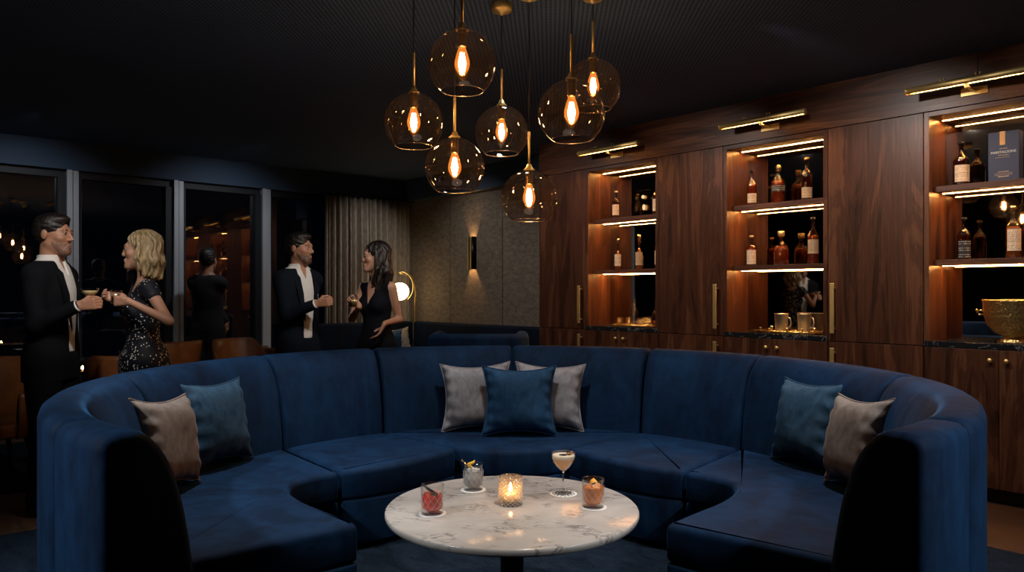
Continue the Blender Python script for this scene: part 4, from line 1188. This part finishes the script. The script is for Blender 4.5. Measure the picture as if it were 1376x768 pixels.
def person(loc, face, head_face, height, male, label, outfit, wr, wl, hair_mat, hair_kind, skin='skin', beard=False, nod=0.0, curl_r=(35, 45, 30), curl_l=(35, 45, 30)):
    """face / head_face: degrees from -y (towards the camera) turning to +x; wr, wl = dict(w=world wrist, d=world dir, n=world palm normal, pole=world)"""
    root = empty('person', (*loc, 0), R(face), label, 'person')
    Rb = rotz(R(face)); base = v3(loc[0], loc[1], 0); s = height / 1.80
    L = lambda p: Rb.T @ (np.array(p, float) - base)       # world -> local
    Ld = lambda d: Rb.T @ np.array(d, float)
    P = []
    if male:
        P += [el((0, .005, .96 * s), (.160 * s, .110 * s, .13 * s), None, .05, 'hip'), el((0, -.005, 1.12 * s), (.145 * s, .105 * s, .17 * s), None, .06, 'torso'),
              el((0, .0, 1.31 * s), (.158 * s, .112 * s, .19 * s), None, .06, 'torso'), rc((-.138 * s, .012, 1.435 * s), (.138 * s, .012, 1.435 * s), .055 * s, .055 * s, .06, 'torso'),
              rc((-.06, .01, 1.475 * s), (.06, .01, 1.475 * s), .05 * s, .05 * s, .05, 'torso')]
        shx, shr, neck = .172 * s, .050 * s, .056
    else:
        P += [el((0, .01, .95 * s), (.158 * s, .112 * s, .14 * s), None, .05, 'hip'), el((0, 0, 1.12 * s), (.112 * s, .086 * s, .15 * s), None, .07, 'torso'),
              el((0, .005, 1.30 * s), (.135 * s, .095 * s, .16 * s), None, .06, 'torso'), el((-.062, -.068, 1.275 * s), (.056, .052, .055), None, .04, 'torso'),
              el((.062, -.068, 1.275 * s), (.056, .052, .055), None, .04, 'torso'), rc((-.118 * s, .012, 1.425 * s), (.118 * s, .012, 1.425 * s), .046 * s, .046 * s, .05, 'torso')]
        shx, shr, neck = .150 * s, .042 * s, .044
    # head
    hc = v3(0, -.012, height - (.117 if male else .112))
    H = rotz(R(head_face - face)) @ rotx(R(nod))
    hp, HT = head_prims(H, hc, male)
    P += [rc((0, .015, 1.45 * s), tuple(hc + v3(0, .02, -.06)), neck + .006, neck, .035, 'neck')] + hp
    # legs
    foot_z = .045
    for sx in (-1, 1):
        hip = (sx * .088 * s, .005, .90 * s); kn = (sx * .098 * s, -.012, .50 * s); an = (sx * .102 * s, .03, .095)
        t = .084 if male else .082
        P += [rc(hip, kn, t * s, .056 * s, .04, 'leg'), rc(kn, an, .056 * s, .036 * s, .03, 'leg'),
              rc((sx * .102 * s, .045, .045), (sx * .118 * s, -.125, .032), .036, .026, .02, 'foot')]
    arms = {}
    for sx, wd in ((-1, wr), (1, wl)):
        Sh = v3(sx * shx, .012, 1.425 * s); W = L(wd['w']); l1, l2 = .290 * s, .255 * s
        E = ik(Sh, W, l1, l2, Ld(wd['pole']))
        dW = W - E; dW /= np.linalg.norm(dW)
        if np.linalg.norm(W - Sh) > l1 + l2: W = E + dW * l2
        ar = (.050, .038, .027) if male else (.038, .031, .021)
        P += [rc(tuple(Sh), tuple(E), shr, ar[1] * s, .03, 'arm'), rc(tuple(E), tuple(W), ar[1] * s, ar[2] * s, .02, 'arm')]
        arms[sx] = (Sh, E, W)
        hd = Ld(wd['d']) if wd.get('d') is not None else dW
        P += hand_prims(W + hd / np.linalg.norm(hd) * .012, hd, Ld(wd['n']), wd.get('side', 1), wd.get('curl', (35, 45, 30)), .95 if male else .86)
    sdf_obj('body', skin, root, P, .0052)
    # eyes, lips
    for sx in (-1, 1):
        e = MB().ball(HT(sx * .030, -.0795, .006), .0112, 14, 10).build('eye', 'eye_white', root)
        MB().ball(HT(sx * .030, -.0885, .006), .0055, 10, 8).build('iris', 'iris', e)
        MB().tube([HT(sx * .045, -.080, .026), HT(sx * .030, -.0925, .0295), HT(sx * .016, -.0925, .0265)], [.0022, .0036, .003], 8).build('eyebrow', hair_mat if hair_mat != 'hair_blonde' else 'beard', root)
        MB().tube([HT(sx * .043, -.084, .0115), HT(sx * .030, -.0925, .0155), HT(sx * .018, -.0905, .0115)], .0022, 8).build('eyelid', skin, root)
    MB().tube([HT(-.022, -.0935, -.0665), HT(-.010, -.0990, -.0645), HT(0, -.0995, -.0655), HT(.010, -.0990, -.0645), HT(.022, -.0935, -.0665)], [.0012, .0042, .0040, .0042, .0012], 8).ball(HT(0, -.0955, -.0725), .0055, 10, 8, (2.4, 1, 1)).build('lips', 'lips', root)
    part = lambda *n: [dict(p) for p in P if p['part'] in n]
    # ---- hair
    Hi = H.T
    def loc_h(X, Y, Z):
        x, y, z = X - hc[0], Y - hc[1], Z - hc[2]
        return (Hi[0, 0] * x + Hi[0, 1] * y + Hi[0, 2] * z, Hi[1, 0] * x + Hi[1, 1] * y + Hi[1, 2] * z, Hi[2, 0] * x + Hi[2, 1] * y + Hi[2, 2] * z)
    def ellcut(c, r):
        def f(X, Y, Z):
            x, y, z = loc_h(X, Y, Z); return (np.sqrt(((x - c[0]) / r[0]) ** 2 + ((y - c[1]) / r[1]) ** 2 + ((z - c[2]) / r[2]) ** 2) - 1) * min(r)
        return f
    if hair_kind == 'short':
        hp2 = [el(HT(0, .022, .046), (.0835, .103, .086), H, .02), el(HT(0, -.030, .098), (.056, .058, .026), H, .03), el(HT(0, .05, -.005), (.072, .068, .07), H, .03)]
        cuts = [ellcut((0, -.098, -.030), (.078, .060, .100)), ellcut((0, -.108, .055), (.050, .040, .034)), ellcut((.098, .014, -.012), (.026, .026, .040)), ellcut((-.098, .014, -.012), (.026, .026, .040)),
                lambda X, Y, Z: (lambda q: q[2] + .070 - .0 * q[1])(loc_h(X, Y, Z))]
        strand = lambda D, ax: D + .0025 * np.sin(90 * ax[0][:, None, None] + 6 * np.sin(40 * ax[2][None, None, :])) * np.cos(50 * ax[1][None, :, None])
        sdf_obj('hair', hair_mat, root, hp2, .0045, 0, cuts, 1, strand)
    else:
        ln = .27 if hair_kind == 'long' else .155
        hp2 = [el(HT(0, .026, .044), (.088, .104, .088), H, .02)]
        for sx in (-1, 1):
            for q, (x0, y0, x1, y1, r0, r1, f) in enumerate([(.066, .015, .082, .028, .028, .026, 1.0), (.054, .055, .070, .075, .036, .030, 1.05), (.028, .080, .034, .092, .040, .032, 1.08), (.076, -.006, .090, -.006, .016, .017, .80)]):
                wv = .012 * (1 if q % 2 else -1)
                hp2 += [rc(HT(sx * x0, y0, .035), HT(sx * (x1 + wv), y1, -ln * f * .45), r0, r0 * 1.02, .02), rc(HT(sx * (x1 + wv), y1, -ln * f * .45), HT(sx * (x1 - .012), y1 + (-.03 if hair_kind == 'long' and q in (0, 3) else .0), -ln * f), r0 * 1.02, r1 * .8, .02)]
        cuts = [ellcut((0, -.095, -.028), (.074, .078, .106)), ellcut((.0, -.06, -.16), (.060, .11, .12))]
        def strand(D, ax):
            x, y, z = loc_h(ax[0][:, None, None], ax[1][None, :, None], ax[2][None, None, :])
            a = np.arctan2(x, y); am = .0045 if hair_kind == 'wavy' else .0025
            return (D + am * np.sin(24 * a + 2.2 * np.sin(38 * z)) + .003 * np.sin(11 * a + 60 * z)).astype(np.float32)
        sdf_obj('hair', hair_mat, root, hp2, .0045, 0, cuts, 1, strand)
    if beard:
        bcut = [lambda X, Y, Z: -(lambda q: np.maximum(q[2] + .050 - .5 * np.maximum(q[1] + .05, 0), q[1] + .004))(loc_h(X, Y, Z)), ellcut((0, -.100, -.0665), (.023, .02, .0095)),
                ellcut((.046, -.066, -.028), (.028, .05, .024)), ellcut((-.046, -.066, -.028), (.028, .05, .024)), ellcut((0, -.12, -.03), (.022, .05, .018))]
        sdf_obj('beard', beard, root, [dict(p) for p in hp[:-2]], .0045, .0012, bcut, 1)
    # ---- clothes
    def Vcut(zt, zb, wt, wb):
        def f(X, Y, Z):
            wdt = np.interp(Z, [zb - .001, zb, zt, zt + .3], [-.2, wb, wt, wt * 1.6])
            return np.maximum(np.abs(X) - wdt, Y + .0)
        return f
    zcut = lambda z, up: (lambda X, Y, Z: (z - Z) if up else (Z - z))   # removes the part above / below z
    torso = part('torso', 'hip')
    if outfit in ('suit_black', 'suit_navy', 'shadow_suit'):
        shirt = part('torso', 'hip', 'leg')
        neckp = [rc((0, .012, 1.47 * s), (0, .006, 1.550 * s), .064, .062, .02)]
        if outfit != 'shadow_suit':
            sdf_obj('shirt', 'shirt_white', root, shirt + neckp, .006, .012, [zcut(.97 * s, False), zcut(1.558 * s, True),
                    lambda X, Y, Z: np.maximum(np.maximum(np.abs(X) - np.interp(Z, [1.44 * s, 1.56 * s], [.004, .036]), Y + .02), 1.44 * s - Z)])
        J = part('torso'); J += [el((0, .004, .98 * s), (.156 * s, .108 * s, .17 * s), None, .05), rc((-.07 * s, .006, .92 * s), (-.075 * s, .006, .76 * s), .098 * s, .100 * s, .06), rc((.07 * s, .006, .92 * s), (.075 * s, .006, .76 * s), .098 * s, .100 * s, .06)]
        for p in J: p['off'] = .016
        for sx in (-1, 1):
            Sh, E, W = arms[sx]; We = E + (W - E) * .93
            J += [rc(tuple(Sh + v3(-sx * .01, 0, .006)), tuple(E), .064 * s, .050 * s, .035), rc(tuple(E), tuple(We), .050 * s, .039 * s, .03)]
        mt = outfit if outfit != 'suit_black' else 'suit_black'
        cuts = [zcut(.80 * s, False), zcut(1.520 * s, True)]
        if outfit != 'shadow_suit': cuts.append(Vcut(1.53 * s, .965 * s, .066, .036 if outfit == 'suit_navy' else .028))
        fold = lambda D, ax: (D + .0022 * np.sin(30 * ax[2][None, None, :] + 14 * ax[0][:, None, None]) * np.sin(22 * ax[1][None, :, None])).astype(np.float32)
        sdf_obj('jacket', mt, root, J, .006, 0, cuts, 1, fold)
        if outfit != 'shadow_suit':
            for sx in (-1, 1):        # lapels
                MB().add([(sx * .072, -.050, 1.505 * s), (sx * .098, -.082, 1.44 * s), (sx * .106, -.122, 1.36 * s), (sx * .052, -.146, 1.12 * s), (sx * .040, -.144, 1.10 * s), (sx * .052, -.134, 1.32 * s), (sx * .058, -.098, 1.45 * s)],
                         [(0, 1, 6), (1, 2, 5, 6), (2, 3, 4, 5)], False).build('lapel', mt, root).modifiers.new('s', 'SOLIDIFY').thickness = .006
            for sx in (-1, 1):        # shirt cuffs
                Sh, E, W = arms[sx]; a = E + (W - E) * .90; b = E + (W - E) * 1.03
                MB().tube([tuple(a), tuple(b)], [.036 * s, .034 * s], 20).build('cuff', 'shirt_white', root)
        T_ = part('hip', 'leg')
        for p in T_: p['off'] = .014 if p['part'] == 'hip' else .022
        sdf_obj('trousers', mt, root, T_, .007, 0, [zcut(.075, False), zcut(1.03 * s, True)])
        F_ = part('foot'); sdf_obj('shoes', 'shoe', root, F_, .006, .009)
    elif outfit == 'dress':
        Dp = torso + [rc((0, .01, .90 * s), (0, .0, .52 * s), .150 * s, .125 * s, .05), el((0, .005, .93 * s), (.170 * s, .120 * s, .12), None, .04)]
        for p in Dp: p['off'] = .010
        for sx in (-1, 1):
            Sh, E, W = arms[sx]; Dp.append(rc(tuple(Sh), tuple(Sh + (E - Sh) * .22), .056 * s, .053 * s, .03))
        sdf_obj('dress', 'sequin_dress', root, Dp, .006, 0, [zcut(.46 * s, False), ellcut((0, 0, -.235), (.085, .085, .062))])
        F_ = part('foot'); sdf_obj('shoes', 'shoe', root, F_, .006, .007)
    elif outfit == 'jumpsuit':
        Dp = torso
        for p in Dp: p['off'] = .010
        for sx in (-1, 1):
            Dp += [rc((sx * .088 * s, .005, .92 * s), (sx * .11 * s, .0, .12), .100 * s, .115 * s, .03)]
        arm_open = [(lambda X, Y, Z, q=sx: .052 - np.sqrt((np.abs(X - q * .195 * s)) ** 2 * 1.0 + (Y - .01) ** 2 * .35 + (Z - 1.43 * s) ** 2 * .5)) for sx in (-1, 1)]
        cuts = [zcut(.06, False), lambda X, Y, Z: np.maximum(np.maximum(np.abs(X) - np.interp(Z, [1.27 * s, 1.50 * s], [.0, .075]), Y - .0), 1.27 * s - Z), zcut(1.468 * s, True)]
        cuts += [(lambda X, Y, Z, q=sx: np.sqrt((X - q * .205 * s) ** 2 + ((Z - 1.41 * s) * .55) ** 2 + Y * 0) - .050) for sx in (-1, 1)]
        sdf_obj('jumpsuit', 'dress_black', root, Dp, .006, 0, cuts)
        F_ = part('foot'); sdf_obj('shoes', 'shoe', root, F_, .006, .007)
    return root, Rb, base

def W_(px, py, Y): return world(px, py, Y)
# man in black suit, left
m1 = (-2.80, 4.50)
person(m1, 92, 88, 1.80, True, 'man in a black suit at the far left, holding out a coupe of champagne', 'suit_black',
       dict(w=W_(104, 411, 4.33), d=(.95, .1, .15), n=(.1, 1, .05), pole=(-.35, -.1, -1), side=1, curl=(55, 60, 35)),
       dict(w=(-2.90, 4.74, .92), d=(.3, -.1, -1), n=(-.3, -.6, 0), pole=(-.5, .8, -.3), side=-1), 'hair_black', 'short', 'skin_tan', 'beard', 2)
# woman in sequinned dress
w1 = (-2.37, 4.75)
person(w1, -56, -70, 1.715, False, 'woman with wavy blonde hair in a black sequinned dress, holding a small glass', 'dress',
       dict(w=W_(166, 399, 4.62), d=(-.75, -.35, .05), n=(-.2, -.7, .25), pole=(.2, .9, -1), side=-1, curl=(50, 55, 30)),
       dict(w=W_(174, 405, 4.45), d=(-1, .05, .05), n=(0, 1, .1), pole=(.8, -.5, -1), side=-1, curl=(50, 55, 35)), 'hair_blonde', 'wavy', 'skin', False, 2)
# man in navy suit
m2 = (-1.70, 5.90)
person(m2, 52, 76, 1.80, True, 'bearded man in a navy suit and white shirt before the curtain, holding a drink', 'suit_navy',
       dict(w=W_(424, 408, 5.66), d=(.95, -.1, .15), n=(.1, 1, .2), pole=(-.6, .0, -1), side=1, curl=(55, 60, 35)),
       dict(w=(-1.84, 6.12, .95), d=(.05, -.1, -1), n=(-.6, .3, 0), pole=(.2, 1, 0), side=-1), 'hair_black', 'short', 'skin_tan', 'stubble_dark', 3)
# woman in black jumpsuit
w2 = (-1.11, 6.05)
person(w2, -28, -72, 1.735, False, 'woman with long dark hair in a sleeveless black jumpsuit, one hand in her pocket', 'jumpsuit',
       dict(w=W_(483, 412, 5.82), d=(-.55, -.25, .65), n=(-.2, -.7, .3), pole=(-.5, .3, -1), side=-1, curl=(50, 55, 35)),
       dict(w=W_(517, 434, 5.84), d=(-.45, -.1, -.9), n=(-1, -.1, .2), pole=(.35, 1, -.2), side=1, curl=(20, 20, 10)), 'hair_black', 'long', 'skin', False, 2)
# dark figure by the window
person((-3.27, 7.95), 172, 178, 1.80, True, 'man in a dark suit standing with his back turned, a silhouette against the window', 'shadow_suit',
       dict(w=(-3.52, 8.0, .93), d=(0, 0, -1), n=(.5, 0, 0), pole=(-.3, -1, 0), side=1),
       dict(w=(-3.00, 8.0, .93), d=(0, 0, -1), n=(-.5, 0, 0), pole=(.3, -1, 0), side=-1), 'hair_black', 'short', 'skin_tan')

# drinks in hands
def held(kind, loc, label, liq, tilt=0):
    o = empty(kind, loc, 0, label, 'glass')
    if kind == 'coupe_glass':
        MB().lathe([(0, .003), (.032, .001), (.032, 0), (0, 0)], 32).build('foot', 'clear_glass', o)
        MB().lathe([(.008, .003), (.003, .01), (.003, .098), (0, .10)], 12).build('stem', 'clear_glass', o)
        MB().lathe([(.003, .098), (.020, .105), (.038, .120), (.048, .150)], 32, closed=False).build('bowl', 'clear_glass', o)
        MB().lathe([(0, .1), (.018, .106), (.035, .121), (.041, .136), (0, .136)], 28).build('drink', liq, o)
    else:
        MB().lathe([(0, 0), (.028, 0), (.034, .088), (.0325, .088), (.026, .010), (0, .010)], 28).build('glass_wall', 'clear_glass', o)
        MB().lathe([(0, .011), (.0255, .011), (.030, .055), (0, .055)], 24).build('drink', liq, o)
    return o
held('coupe_glass', W_(121, 421, 4.37), 'coupe of champagne held out by the man in the black suit', 'champagne')
held('short_glass', W_(156, 409, 4.50), 'small glass of red drink held by the blonde woman', 'whisky')
held('short_glass', W_(433, 410, 5.70), 'short glass held by the man in the navy suit', 'champagne')
held('short_glass', W_(475, 412, 5.76), 'small glass held by the dark-haired woman', 'champagne')
